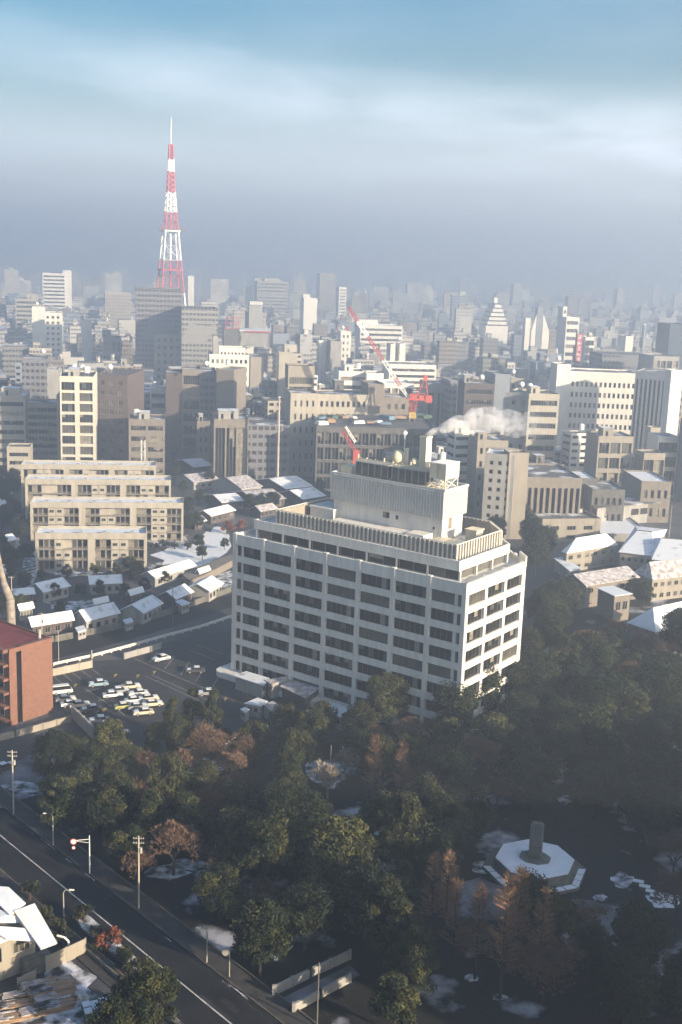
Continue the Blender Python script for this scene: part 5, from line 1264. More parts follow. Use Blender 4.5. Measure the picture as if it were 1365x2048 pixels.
mb = MB(); lat(mb, (0, 0, zb + 2.6), (0, 0, zt_), 1.0, 1.6, 4, .2, .13); mb.build('slewing_tower', M['orange'], rt)
mb = MB(); mb.box(-2.5, 8.2, -1.3, 1.3, zt_, zt_ + .7); mb.box(5.2, 8.0, -1.4, 1.4, zt_ - .8, zt_ + 2.2); mb.box(-1.5, 1.6, -1.5, 0.2, zt_ + .71, zt_ + 2.8); mb.box(2.4, 4.6, -1.1, 1.0, zt_ + .71, zt_ + 2.2); mb.build('machine_deck', M['orange'], rt)
mb = MB(); mb.tube((1.2, -.9, zt_ + .7), (4.9, -.4, zt_ + 10.5), .22, k=4); mb.tube((6.4, -.9, zt_ + .7), (4.9, -.4, zt_ + 10.5), .22, k=4); mb.tube((1.2, .9, zt_ + .7), (4.9, .4, zt_ + 10.5), .22, k=4); mb.tube((6.4, .9, zt_ + .7), (4.9, .4, zt_ + 10.5), .22, k=4)
for f_ in (.3, .6): mb.tube((1.2 + 3.7 * f_, -.7, zt_ + 9.8 * f_), (6.4 - 1.5 * f_, -.7, zt_ + 9.8 * f_), .15, k=4)
mb.box(4.1, 5.7, -.8, .8, zt_ + 8.4, zt_ + 10.9); mb.build('a_frame', M['orange'], rt)
d_ = ray(697, 614); tip = Vector((d_.x * 500 / d_.y - q.x, 2, topz(d_.x * 500 / d_.y, 502, 614)))
foot = Vector((-2.2, 0, zt_ + .9))
cuts = [0, .13, .22, .42, .68, .84, 1.0]; cc = ['cranewhite', 'orange', 'cranewhite', 'red', 'cranewhite', 'red']
for i in range(6):
    mb = MB(); lat(mb, foot.lerp(tip, cuts[i]), foot.lerp(tip, cuts[i + 1]), .62 if i else .3, .62 if i < 5 else .4, max(2, int((cuts[i + 1] - cuts[i]) * 26)), .2, .12); mb.build('jib_section', M[cc[i]], rt)
mb = MB(); mb.tube((4.9, 0, zt_ + 10.5), tuple(tip), .05, k=3); mb.tube(tuple(tip), (tip.x, tip.y, tip.z - 8), .05, k=3); mb.build('cable', M['dark'], rt)
mb = MB(); mb.box(tip.x - .4, tip.x + .4, tip.y - .3, tip.y + .3, tip.z - 10, tip.z - 8); mb.build('hook', M['red'], rt)
# second, lower crane lying red against the dark hall
rt, q = rooted('mobile_crane', 'small red and white crane jib low against the dark hall, left of the chimney', 'crane', 700, 452)
zb = topz(q.x, q.y, 905)
mb = MB(); lat(mb, (2.5, 0, max(2, zb)), (-3.2, 0, zb + 8.5), .5, .4, 6, .17, .1); mb.build('jib_section', M['red'], rt)
mb = MB(); lat(mb, (2.2, 0.8, max(2, zb) + 4), (-2.0, 0.8, zb + 10.2), .4, .3, 5, .15, .1); mb.build('jib_section', M['cranewhite'], rt)
mb = MB(); mb.box(1.4, 4.0, -1.2, 1.2, 0.9, max(2.6, zb + 1.2)); mb.build('machine_deck', M['orange'], rt)
mb = MB(); mb.box(.8, 4.8, -1.5, 1.5, 0, .9); mb.build('track', M['dark'], rt)
# clutter on the half built hall
r_ = random.Random(5)
for i in range(16):
    px = r_.uniform(640, 850); d2 = ray(px, 900); x, y = d2.x * 478 / d2.y, 474 + r_.uniform(4, 30); z = topz(d2.x * 470 / d2.y, 470, 852)
    x = d2.x * y / d2.y
    kind = ['blue tarpaulin bundle', 'green netting bundle', 'timber formwork pile', 'white site hut'][i % 4]
    pos = (['near the left end of', 'left of the middle of', 'right of the middle of', 'near the right end of'][min(3, int((px - 640) / 53))]) + (' on the front edge of' if y < 484 else (' on the middle of' if y < 494 else ' on the back of'))
    rt = thing('site_material', '%s %s the half finished hall roof' % (kind, pos.replace(' of on the', ', on the').replace(' edge', '').replace('of the middle', 'of middle')), 'building material', (x, y, z - .6), r_.uniform(0, 3), 'materials on the half finished hall')
    mb = MB(); w_, l_, h_ = r_.uniform(1, 2), r_.uniform(2, 4), r_.uniform(.5, 1.6)
    mb.hexa([(-l_, -w_, 0), (l_, -w_, 0), (l_, w_, 0), (-l_, w_, 0), (-l_ * .85, -w_ * .8, h_), (l_ * .85, -w_ * .8, h_), (l_ * .8, w_ * .8, h_ * 1.1), (-l_ * .8, w_ * .8, h_)]); mb.build('bundle', M[['blue', 'greenmesh', 'wood', 'cranewhite'][i % 4]], rt)
    mb = MB(); mb.box(-l_ - .2, l_ + .2, -.15, .15, -.05, -.002); mb.box(-l_ - .2, l_ + .2, w_ - .3, w_, -.05, -.002); mb.build('bearer', M['wood'], rt)

# ------------------------------------------------------------------ school with hipped snowy roofs, right
sgp = 'snow roofed school buildings at the right'
gable('long cream school wing with grey snow on its hipped roof, left of the ridged roofs', (1118, 1110), (1236, 1090), (1241, 1066), (1140, 1076), 6.5, 10.5, 'roofs', 'beige', 'school_building', 'school building', 6, group=sgp, hip=5)
gable('blue grey ridged roof between the snow annex and the long school wing', (1232, 1104), (1300, 1112), (1330, 1066), (1262, 1062), 7, 10, 'roofs', 'beige', 'school_building', 'school building', 5, group=sgp, hip=3, ridge=True)
gable('bluish snowy roof with dark ridge at the right edge of the school', (1290, 1118), (1380, 1126), (1400, 1082), (1318, 1078), 7, 10.5, 'roofs', 'beige', 'school_building', 'school building', 5, group=sgp, hip=3, ridge=True)
gable('flat pitched tan school house with thin dirty snow, nearest the dark wood', (1166, 1174), (1277, 1156), (1262, 1133), (1150, 1147), 6.5, 8.6, 'rooft', 'tan', 'school_building', 'school building', 5, group=sgp)
gable('cream school hall with a row of windows at the right edge', (1290, 1162), (1400, 1150), (1396, 1116), (1302, 1124), 6.5, 10.5, 'rooft', 'beige', 'school_building', 'school building', 7, group=sgp, hip=2)
gable('large white snow covered hipped roof above the dark wood at the right edge', (1300, 1268), (1420, 1240), (1400, 1200), (1290, 1216), 6, 10.5, 'snow', 'tan', 'school_building', 'school building', 4, group=sgp, hip=4)
slabhut('small brick tower annex with a snowy flat roof in front of the tan school house', [(1193, 1175), (1227, 1171), (1266, 1187), (1230, 1192)], 7.5, 'annex', 'school_annex', 'roofs', 'tan')
slabhut('small bluish snowy lean-to at the left foot of the long school wing', [(1108, 1116), (1124, 1114), (1164, 1136), (1140, 1142)], 4.0, 'annex', 'school_annex', 'roofs', 'grey')
slabhut('flat snowy roof left of the navy tower', [(1168, 934), (1214, 932), (1222, 938), (1172, 940)], 7, 'annex', 'low_building', 'snow', 'grey')
slabhut('long snowy shed roof just below the beige framed building', [(1240, 934), (1278, 933), (1288, 946), (1250, 948)], 7, 'annex', 'low_building', 'snow', 'grey')
slabhut('long flat dark roof with snow streak between the smoke and finned hall', [(1046, 926), (1130, 936), (1155, 952), (1060, 946)], 17.5, 'building', 'low_building', 'roof', 'dark')
slabhut('low grey flat roof in shadow right of the finned hall', [(1160, 972), (1262, 962), (1330, 1004), (1190, 1016)], 8, 'building', 'low_building', 'roof', 'grey')

# ================================================================== CITY, THE REST
LAND = [('lattice tower', 340, 560), ('crane tip', 697, 620), ('red crane', 820, 790), ('white balconied tower', 155, 820), ('long white office', 1190, 780), ('white banded tower', 1080, 840), ('red neon column', 1143, 700),
        ('pagoda-like block', 979, 625), ('dark hall', 318, 610), ('grey brown hall', 395, 640), ('stepped white office', 457, 735), ('square window office', 605, 850), ('twin white slabs', 790, 706), ('half finished hall', 740, 880),
        ('five row white tower', 100, 655), ('white skyline building', 118, 570), ('navy edge tower', 1352, 900), ('white pole', 1357, 690), ('red frame sign', 461, 640), ('cream tanked office', 336, 700), ('brown banded building', 950, 800),
        ('purple brown block', 225, 830), ('sail walled church', 1062, 650), ('blue grey slab', 1295, 800), ('hazy beige tower', 650, 575), ('maroon topped tower', 1340, 680), ('dark chimney', 1267, 680), ('crane boom', 760, 710), ('white cube', 641, 690), ('hazy white slab', 679, 600),
        ('square head building', 1125, 640), ('pink panelled building', 1244, 690), ('loggia penthouse', 598, 750), ('tan office', 294, 860), ('left edge block', 20, 860)]
used_lab = set()
def where(px, py, lands=None):
    nm, lx, ly = min(lands or LAND, key=lambda l: (l[1] - px) ** 2 + ((l[2] - py) * 1.6) ** 2)
    dx_, dy_ = px - lx, py - ly
    ds = abs(dx_) if abs(dx_) > abs(dy_) * 1.3 else abs(dy_)
    q = 'close ' if ds < 16 else ('just ' if ds < 34 else ('well ' if ds > 75 else ''))
    if abs(dx_) > abs(dy_) * 1.3: rel = ('left of' if dx_ < 0 else 'right of')
    elif abs(dx_) * 1.3 < abs(dy_): rel = ('above' if dy_ < 0 else 'below')
    else: rel = ('above left of' if dx_ < 0 else 'above right of') if dy_ < 0 else ('below left of' if dx_ < 0 else 'below right of')
    return q + rel + ' the ' + nm
CNAME = {'white': 'white', 'cream': 'cream', 'grey': 'grey', 'dark': 'dark grey', 'brown': 'brown', 'bluegrey': 'blue grey', 'beige': 'beige', 'tan': 'tan'}
def blocked(x, y, w, d, h):
    for fx, fy, fr in FOOT:
        if (fx - x) ** 2 + (fy - y) ** 2 < (fr + max(w, d) * .5) ** 2: return True
    xs = [P((x + sx_ * w / 2, y + sy_ * d / 2, h))[0] for sx_ in (-1, 1) for sy_ in (-1, 1)]; yt = min(P((x, y, h))[1], P((x, y + d / 2, h))[1])
    a, b = min(xs), max(xs)
    for x0, x1, y0, y1, D in TAKEN:
        if y - d / 2 < D + 4 and b > x0 - 1 and a < x1 + 1 and yt < y1: return True
    return False
rg = random.Random(21)
def cityrot(x, y):
    return math.radians(9 + 8 * math.sin(x / 210 + y / 400))
WTS = ['white'] * 5 + ['cream'] * 6 + ['beige'] * 5 + ['grey'] * 7 + ['dark'] * 4 + ['brown'] * 2 + ['bluegrey'] * 4 + ['tan'] * 3
cand = []
y = 425.0
while y < 1500:
    st = 15.5 if y < 800 else 20
    half_ = y * 690 / 2320 * 1.12 + 25
    x = -half_ + rg.uniform(0, 10)
    while x < half_:
        cand.append((x + rg.uniform(-4, 4), y + rg.uniform(-6, 6))); x += st * rg.uniform(.85, 1.35)
    y += st * rg.uniform(1.0, 1.25)
acc = []
for x, y in cand:
    px = P((x, y, 10))[0]
    if y < 470 and (px < 640 or px > 940): continue
    if y < 500 and px < 420: continue
    w, d = rg.uniform(9, 19), rg.uniform(9, 16)
    h = rg.choice([7, 9, 11, 13, 16, 19, 22, 27]) * rg.uniform(.85, 1.2)
    if y > 700 and rg.random() < .12: h *= 1.5
    ok = False
    for f_ in (1, .8, .6, .42, .28, .2):
        if not blocked(x, y, w, d, h * f_): h *= f_; ok = True; break
    if not ok or h < 3.2: continue
    if any((ax - x) ** 2 + (ay - y) ** 2 < ((w + aw) * .40) ** 2 for ax, ay, aw, *_ in acc[-140:]): continue
    acc.append((x, y, w, d, h))
acc.sort(key=lambda a: a[1])
NIND = 245
gname = 'hazy buildings of the middle distance'
for i, (x, y, w, d, h) in enumerate(acc[:NIND]):
    wk = rg.choice(WTS); fl = max(1, int(round(h / 3.5))); r = cityrot(x, y); fh = h / fl
    px, py = P((x, y, h))
    ppx = max(5, min(1360, px))
    gear = rg.choice(['', 'p', 'p', 'pb', 'c', 'P', 'pc', 'b', 'v']) if h > 9 else rg.choice(['', '', 'v'])
    snowy = rg.random() < .35
    style = rg.choice(['band', 'band', 'grid', 'grid', 'plain'] if wk in ('grey', 'dark', 'bluegrey', 'brown') else ['band', 'band', 'grid'])
    sz = 'low' if fl <= 3 else ('mid height' if fl <= 6 else 'tall')
    item = {'': '', 'p': ' with small penthouse', 'pb': ' with penthouse and ball tank', 'c': ' with round tank', 'P': ' with big roof house', 'pc': ' with penthouse and round tank', 'b': ' with ball tank', 'v': ' with roof vents'}[gear]
    lab = '%s %s%s block%s %s' % (sz, CNAME[wk], ' banded' if style == 'band' else (' windowed' if style == 'grid' else ''), item, where(ppx, py))
    if snowy and len(lab.split()) < 15: lab = 'snow roofed ' + lab
    lab = ' '.join(lab.split()[:16])
    root = thing('city_building', lab, 'building', (x, y, 0), r, gname)
    mb = MB(); w2, d2 = w / 2, d / 2
    if y < 760 and style != 'plain':
        mb.box(-w2 + .3, w2 - .3, -d2 + .3, d2 - .3, 0, h - .6, 1)
        for k in range(fl + 1):
            z0_ = k * fh - (fh * .34 if k else 0); z1_ = k * fh + fh * .26 if k < fl else h
            for a_ in ((-w2, w2, -d2, -d2 + .296), (-w2, w2, d2 - .296, d2), (-w2, -w2 + .296, -d2 + .297, d2 - .297), (w2 - .296, w2, -d2 + .297, d2 - .297)):
                mb.box(a_[0], a_[1], a_[2], a_[3], max(0, z0_), z1_, 0)
        n = max(2, int(w / (3.2 if style == 'grid' else 8)))
        for j in range(n + 1):
            xx = -w2 + w * j / n; hw = .75 if style == 'grid' else .4
            for k in range(fl):
                z0_, z1_ = k * fh + fh * .26 + .002, (k + 1) * fh - fh * .34 - .002
                a0, a1 = max(-w2, xx - hw), min(w2, xx + hw)
                mb.box(a0, a1, -d2 + .01, -d2 + .295, z0_, z1_, 0)
        for sx_ in (-1, 1):
            n2 = max(1, int(d / 5))
            for j in range(n2 + 1):
                yy = -d2 + .3 + (d - .6) * j / n2
                x0_ = sx_ * (w2 - .01); x1_ = sx_ * (w2 - .295)
                mb.box(min(x0_, x1_), max(x0_, x1_), max(-d2 + .3, yy - .7), min(d2 - .3, yy + .7), .2, h - .7, 0)
        mb.build('wall', [M[wk], M['glass']], root)
    elif style == 'plain':
        mb.box(-w2, w2, -d2, d2, 0, h, 0)
        mb.build('wall', [M[wk]], root)
    else:
        ci = {'white': 0, 'cream': 1, 'grey': 2, 'dark': 3, 'brown': 4, 'bluegrey': 5, 'beige': 1, 'tan': 4}[wk]
        mb.box(-w2, w2, -d2, d2, 0, h, 0); mb.build('wall', [CW[ci]], root)
    rf = MB(); rf.box(-w2 + .31, w2 - .31, -d2 + .31, d2 - .31, h + .003 - (.6 if (y < 760 and style != 'plain') else 0), h + .07 - (.4 if (y < 760 and style != 'plain') else 0)); rf.build('roof', M['roofs' if snowy else rg.choice(['roof', 'roofb'])], root)
    if gear:
        sub = link('roof_house', None, root); 
        sub.location = (0, -d / 2, 0)
        KG = []
        before = set(o.name for o in root.children)
        roof_gear(root, w, d, h, gear, rg, wm=wk)
        for o in list(root.children):
            if o.name not in before: o.location.y = -d / 2
        bpy.data.objects.remove(sub)
far = MB()
def farbox(x, y, w, d, h, r, ci):
    ca, sa = math.cos(r), math.sin(r); T = lambda a, b, z: (x + ca * a - sa * b, y + sa * a + ca * b, z)
    far.box(-w / 2, w / 2, -d / 2, d / 2, 0, h, ci, T)
    if h > 10 and rg.random() < .6: 
        a = rg.uniform(-.2, .2) * w; far.box(a - w * .16, a + w * .16, -d * .2, d * .2, h + .01, h + rg.uniform(2.5, 5), rg.choice([0, 0, 1, 2]), T)
    if h > 10 and rg.random() < .25:
        c = T(w * .3, 0, h + 2.5); far.tube((c[0], c[1], h + .01), (c[0], c[1], h + 4), 1.3, k=6, mi=0)
for x, y, w, d, h in acc[NIND:]:
    farbox(x, y, w, d, h, cityrot(x, y), rg.choice([0, 0, 1, 1, 2, 2, 2, 3, 3, 4, 5, 5]))
y = 1500.0
while y < 6500:
    st = 25 + (y - 1500) * .012
    half_ = y * 690 / 2320 * 1.15 + 40; x = -half_
    while x < half_:
        x += st * rg.uniform(.7, 1.5)
        w, d = rg.uniform(11, 27), rg.uniform(10, 22); h = rg.choice([7, 9, 12, 15, 18, 22, 26, 30]) * rg.uniform(.9, 1.15) * (1.0 if y < 3000 else 1.25)
        if rg.random() < .035: h = rg.uniform(42, 68)
        yy = y + rg.uniform(-st * .4, st * .4)
        if blocked(x, yy, w, d, h):
            h *= .4
            if blocked(x, yy, w, d, h): continue
        farbox(x, yy, w, d, h, cityrot(x, yy), rg.choice([0, 0, 1, 1, 2, 2, 2, 3, 3, 4, 5, 5]))
    y += st * rg.uniform(.9, 1.2)
fo_ = far.build('distant_city', CW); fo_['kind'] = 'stuff'

# ================================================================== TREES
def leafball(mb, c, r, n, size, rng, mats=(0, 1, 2), flat=.75, drop=0.25):
    for _ in range(n):
        while True:
            v = Vector((rng.uniform(-1, 1), rng.uniform(-1, 1), rng.uniform(-1, 1)))
            if .25 < v.length <= 1: break
        v = v * (0.55 + 0.45 * rng.random()) / max(.6, v.length) * 1.0
        p = c + Vector((v.x * r, v.y * r, v.z * r * flat))
        nrm = (v + Vector((rng.uniform(-.9, .9), rng.uniform(-.9, .9), rng.uniform(-.5, .9)))).normalized()
        x = nrm.orthogonal().normalized(); a = rng.uniform(0, 6.28); y_ = nrm.cross(x); x2 = x * math.cos(a) + y_ * math.sin(a); y2 = nrm.cross(x2)
        s = size * rng.uniform(.6, 1.3)
        mb.quad(p - x2 * s, p - y2 * s * .55, p + x2 * s, p + y2 * s * .55, mats[0])
def evergreen(seed, H_=11.0, R_=4.6, ncl=44, per=230, size=.25, tall=False, mats=('leafa', 'leafb', 'leafc')):
    r_ = random.Random(seed); mb = MB()
    for i in range(ncl):
        t_ = r_.uniform(0, 1); a = r_.uniform(0, 2 * PI)
        if tall: rad = R_ * (1 - t_ ** 1.4) * .85 + .3; z = H_ * (.22 + .76 * t_)
        else: rad = R_ * math.sqrt(max(0.05, 1 - (2 * t_ - .75) ** 2 / 1.6)) * .8; z = H_ * (.36 + .58 * t_)
        rr_ = rad * math.sqrt(r_.uniform(.25, 1)); c = Vector((rr_ * math.cos(a), rr_ * math.sin(a), z))
        mi = r_.choices([0, 1, 2], [.5, .22, .28])[0]
        q_ = r_.uniform(.6, 1.25); leafball(mb, c, r_.uniform(.25, .40) * q_ * R_ * (.75 if tall else 1), int(per * q_ ** 2), size, r_, (mi,), flat=r_.uniform(.5, .95))
    cm = mb.mesh('crown', [M[q] for q in mats])
    tb_ = MB(); tb_.tube((0, 0, 0), (0, 0, H_ * .45), .3, .2, 7); 
    for k in range(5):
        a = 2 * PI * k / 5 + r_.uniform(-.4, .4); tb_.tube((0, 0, H_ * r_.uniform(.25, .42)), (math.cos(a) * R_ * .55, math.sin(a) * R_ * .55, H_ * r_.uniform(.55, .8)), .13, .04, 5)
    tb_.tube((0, 0, H_ * .45), (0.1, 0, H_ * .85), .2, .05, 6)
    return cm, tb_.mesh('trunk', [M['bark']])
def bare(seed, H_=11.0, spread=.62, tw='twig', bark='bark', depth=5, tall=False, tr=.26, ntw=7):
    r_ = random.Random(seed); tb_ = MB(); cb_ = MB()
    def grow(p, d_, ln, rad, lev):
        q = p + d_ * ln
        (tb_ if lev < 2 else cb_).tube(p, q, rad, rad * .68, 5 if lev < 2 else 3, cap=False)
        if lev >= depth:
            for _ in range(ntw):
                e = (d_ + Vector((r_.uniform(-.8, .8), r_.uniform(-.8, .8), r_.uniform(-.2, .8)))).normalized(); cb_.tube(q, q + e * ln * r_.uniform(.7, 1.3), .042, .016, 3, cap=False)
            return
        n = r_.choice([3, 3, 4]) if lev else (5 if not tall else 4)
        for k in range(n):
            a = 2 * PI * k / n + r_.uniform(-.5, .5); sp = spread * r_.uniform(.6, 1.2)
            x = d_.orthogonal().normalized(); y_ = d_.cross(x)
            e = (d_ + (x * math.cos(a) + y_ * math.sin(a)) * sp + Vector((0, 0, .12))).normalized(); grow(q - d_ * ln * r_.uniform(0, .25), e, ln * r_.uniform(.6, .8), rad * .58, lev + 1)
    grow(Vector((0, 0, 0)), Vector((r_.uniform(-.05, .05), 0, 1)).normalized(), H_ * .27, tr, 0)
    return cb_.mesh('crown', [M[tw]]), tb_.mesh('trunk', [M[bark]])
def redwood(seed, H_=14.0, R_=2.6, tw='orangetwig'):
    """bare conical tree: straight stem, rising side branches with fine twigs"""
    r_ = random.Random(seed); tb_ = MB(); cb_ = MB(); tb_.tube((0, 0, 0), (0, 0, H_ * .97), .2, .03, 6)
    for i in range(120):
        t_ = r_.uniform(.22, .98); z = H_ * t_; a = r_.uniform(0, 2 * PI); ln = R_ * (1 - t_) * 1.15 + .35
        e = Vector((math.cos(a), math.sin(a), .55)).normalized(); p = Vector((0, 0, z)); q = p + e * ln; cb_.tube(p, q, .045, .015, 3, cap=False)
        for j in range(9):
            f_ = r_.uniform(.2, 1); e2 = (e + Vector((r_.uniform(-.8, .8), r_.uniform(-.8, .8), r_.uniform(-.2, .9)))).normalized(); cb_.tube(p.lerp(q, f_), p.lerp(q, f_) + e2 * r_.uniform(.4, .95), .034, .013, 3, cap=False)
    return cb_.mesh('crown', [M[tw]]), tb_.mesh('trunk', [M['bark']])
EV = [evergreen(1), evergreen(2, 12, 5.2, 52), evergreen(3, 10, 4.4, 34), evergreen(4, 13, 4.4, 44), evergreen(24, 11, 5.4, 38)]
EVT = [evergreen(5, 14, 3.4, 46, 190, .23, True, ('leafa', 'leafb', 'leafb')), evergreen(6, 15, 3.8, 50, 190, .23, True, ('leafa', 'leafb', 'leafa'))]
EVL = [evergreen(7, 12, 4.6, 46, 230, .23, False, ('leafb', 'leafb', 'leafa')), evergreen(8, 13, 4.2, 46, 230, .23, False, ('leafa', 'leafb', 'leafb'))]
EVD = [evergreen(9, 12, 5.5, 50, 230, .27, False, ('leafc', 'leafa', 'leafc')), evergreen(10, 13, 5.0, 50, 230, .27, False, ('leafc', 'leafc', 'leafa'))]
BR = [bare(11), bare(12, 12, .7), bare(13, 10, .6)]
BRR = [bare(14, 10, .72, 'twig', ntw=10), bare(15, 11, .66, 'twig', ntw=10)]
RW = [redwood(16), redwood(17, 13, 2.3), redwood(18, 15, 3.0)]
PB = [bare(19, 9, .6, 'palebark', 'palebark')]
SH = [evergreen(20, 3.0, 1.8, 12, 60, .22)]
SHR = [evergreen(21, 3.0, 1.9, 12, 60, .22, False, ('redleaf', 'redleaf', 'leafa'))]
TREEPOS = []
def tree(kind, px, py, s, label, group=None, cat='tree', name=None, rng=random, world=None, sz=None):
    cm, tm = rng.choice(kind); p = world or W(px, py)
    nm = name or ('bare_tree' if kind in (BR, BRR, RW, PB) else ('shrub' if kind in (SH, SHR) else 'evergreen_tree'))
    root = thing(nm, label, cat, p, rng.uniform(0, 6.28), group)
    root.scale = (s, s, sz or s * rng.uniform(.9, 1.1))
    link('crown', cm, root); link('trunk', tm, root); TREEPOS.append((p.x, p.y, 3.2 * s)); return root
gP = 'trees of the park'
def T_(kind, px, py, s, label, **k): tree(kind, px, py, s, label, gP, **k)
# px, py are the foot of each tree
T_(EVT, 345, 1505, .80, 'sunlit pointed evergreen at the left of the clump beside the parked cars')
T_(EVT, 385, 1500, .95, 'tallest evergreen of the clump beside the parked cars')
T_(EVT, 425, 1512, .85, 'pointed evergreen at the right of the clump beside the parked cars')
T_(EVL, 365, 1535, .7, 'rounded olive evergreen in front of the clump beside the parked cars')
T_(EVL, 310, 1520, .55, 'small evergreen right beside the last parked car')
T_(EVL, 240, 1600, .75, 'light green tree with a white pole rising through it, left of centre')
T_(EVL, 268, 1560, .6, 'light green tree close to the pole pair, behind the poled tree')
T_(EV, 120, 1672, .95, 'dark evergreen by the road at left, beside the first street lamp')
T_(EV, 165, 1648, .95, 'dark evergreen behind the round sign on its arm')
T_(EV, 208, 1690, .9, 'broad dark evergreen overhanging the pavement right of the round sign')
T_(EV, 235, 1660, .8, 'dark evergreen left of the big bare brown tree')
T_(BRR, 347, 1750, 1.25, 'big spreading bare brown tree with a thick trunk standing in snow')
T_(BRR, 420, 1660, 1.0, 'bare brown tree behind the big spreading one, to its right')
T_(BRR, 300, 1660, .9, 'bare brown tree behind the big spreading one, to its left')
T_(BRR, 470, 1610, .9, 'bare brown tree at the centre of the park, by a patch of snow')
T_(EVL, 672, 1800, 1.12, 'tall pale green tree catching the sun at the park centre')
T_(EVL, 640, 1835, .8, 'lower sunlit crown in front of the tall pale green tree')
T_(EVL, 705, 1820, .85, 'pale green crown touching the right of the tall pale green tree')
T_(EV, 540, 1790, 1.0, 'broad evergreen left of the tall pale green tree')
T_(EV, 480, 1760, 1.0, 'broad evergreen between the big bare tree and the park centre')
T_(EV, 440, 1840, .8, 'dark evergreen beside the white pole near the pavement')
T_(EV, 590, 1760, .9, 'evergreen behind and left of the tall pale green tree')
T_(EVL, 800, 1745, 1.1, 'broad sunlit evergreen left of the monument plaza')
T_(EVL, 880, 1720, 1.1, 'rounded evergreen nearest the left of the monument plaza')
T_(EV, 930, 1690, 1.0, 'dark evergreen behind the left of the monument plaza')
T_(EV, 845, 1690, 1.0, 'evergreen behind the broad sunlit one left of the plaza')
T_(EV, 760, 1700, .9, 'evergreen between the snow patches left of the plaza')
T_(RW, 745, 1610, .95, 'slim orange brown bare tree in the middle of the park')
T_(RW, 800, 1625, .9, 'orange brown bare tree above the broad sunlit evergreen')
T_(BRR, 835, 1600, .9, 'spreading brown bare tree near the office block foot')
T_(RW, 862, 1868, 1.0, 'bright orange bare tree in front of the monument plaza, left one')
T_(RW, 890, 1880, .95, 'bright orange bare tree in front of the monument plaza, second from left')
T_(RW, 950, 1958, 1.1, 'bare slender tree standing on a small ring of snow, left of its twin')
T_(RW, 1000, 1998, 1.15, 'bare slender tree standing on a small ring of snow, right of its twin')
T_(RW, 1030, 1940, 1.0, 'bare slender tree at the right of the row before the plaza')
T_(RW, 905, 1930, .95, 'bare slender tree at the left of the row before the plaza')
T_(BR, 1085, 2010, 1.0, 'dark bare tree below the plaza at the lower right')
T_(RW, 1075, 1985, .95, 'thin bare tree rising alone below the plaza')
T_(EVL, 820, 1975, .8, 'lit yellowish evergreen at the bottom, left of the slender row')
T_(EV, 770, 1935, .9, 'dark evergreen above the lit yellowish one at the bottom')
T_(BR, 1352, 1850, 1.0, 'bare orange lit tree with forked trunk over the stone slabs')
T_(BR, 1345, 1760, .9, 'bare tree at the right edge behind the stone slabs')
T_(PB, 655, 1600, .95, 'pale leafless tree over a snow patch in the park')
T_(PB, 690, 1560, .8, 'smaller pale leafless tree behind the first pale one')
T_(SHR, 585, 1515, 1.3, 'reddish bush below the snowy sheds')
T_(SHR, 455, 1068, 1.5, 'red leaved bush below the bright sunlit roof')
T_(SHR, 480, 1060, 1.3, 'red leaved bush at the right of the bright sunlit roof')
T_(EV, 620, 1505, .85, 'evergreen right of the reddish bush under the sheds')
T_(EV, 570, 1480, .65, 'rounded evergreen in front of the isolated snowy shed')
T_(EV, 590, 1560, .8, 'evergreen left of the pale leafless tree')
T_(EVL, 780, 1452, 1.0, 'tall evergreen standing against the foot of the office block')
T_(EV, 750, 1475, .9, 'evergreen left of the tall one at the foot of the office block')
T_(EV, 720, 1500, .8, 'evergreen between the sheds and the office block corner')
T_(EVD, 950, 1450, 1.1, 'dark evergreen covering the nearest corner of the office block')
T_(EVD, 905, 1480, .95, 'dark evergreen in front of the office block, by its nearest corner')
T_(EVL, 1265, 1490, .9, 'yellow green crown standing out in the dark wood')
T_(EV, 300, 2075, .8, 'green shrubby tree by the road at the bottom left')
T_(EV, 265, 2062, .6, 'low green tree right of the crate stack')
T_(EV, 230, 2090, .6, 'low green tree at the bottom edge below the crate stack')
T_(EVD, 520, 1950, .8, 'dark evergreen left of the white ramp walls')
T_(EVD, 610, 1900, .8, 'dark evergreen above the white ramp walls')
T_(EVD, 730, 1880, .9, 'dark evergreen right of the white ramp walls')
# planted beds in the road
for i, (px, py, s, k, lab) in enumerate([(168, 1845, .9, SH, 'clipped pale bush at the head of the bed beside the road line'), (158, 1838, .6, SH, 'small bush at the very tip of the bed beside the road line'), (196, 1880, .7, SH, 'low bush in the middle of the road bed'), (212, 1882, .6, SHR, 'small reddish bush in the road bed'),
                                     (225, 1892, .9, SHR, 'red bush at the lower end of the first road bed'), (205, 1905, .8, SHR, 'dark red bush beside the road bed kerb'), (245, 1925, .9, SH, 'dry bush between the two halves of the road bed'), (262, 1945, .9, SH, 'last dry bush of the road bed'),
                                     (110, 1870, 1.0, SH, 'bush between the ribbed roof and the pavement'), (125, 1895, .9, SH, 'bush in front of the bent white pipe'), (85, 1845, 1.0, SH, 'bush behind the ribbed snowy roof'), (60, 1800, 1.0, SH, 'bush at the top left of the sunlit house'),
                                     (330, 1096, 1.0, SH, 'round bush left end of the snowy yard by the rows'), (350, 1098, .9, SH, 'round bush second from left in the snowy yard'), (310, 1102, .9, SH, 'bush at the corner of the nearest apartment row'), (85, 1160, 1.0, SH, 'round bush in front of the nearest row, left'), (135, 1155, 1.2, SH, 'round bush in front of the nearest row, middle'),
                                     (190, 1152, 1.3, SH, 'round bush in front of the nearest row, right of middle'), (235, 1152, 1.4, SH, 'round bush in front of the nearest row, near its right end'), (375, 1100, .9, SH, 'dark bush at the right side of the snowy yard')]):
    tree(k, px, py, s, lab, 'bushes', cat='bush')
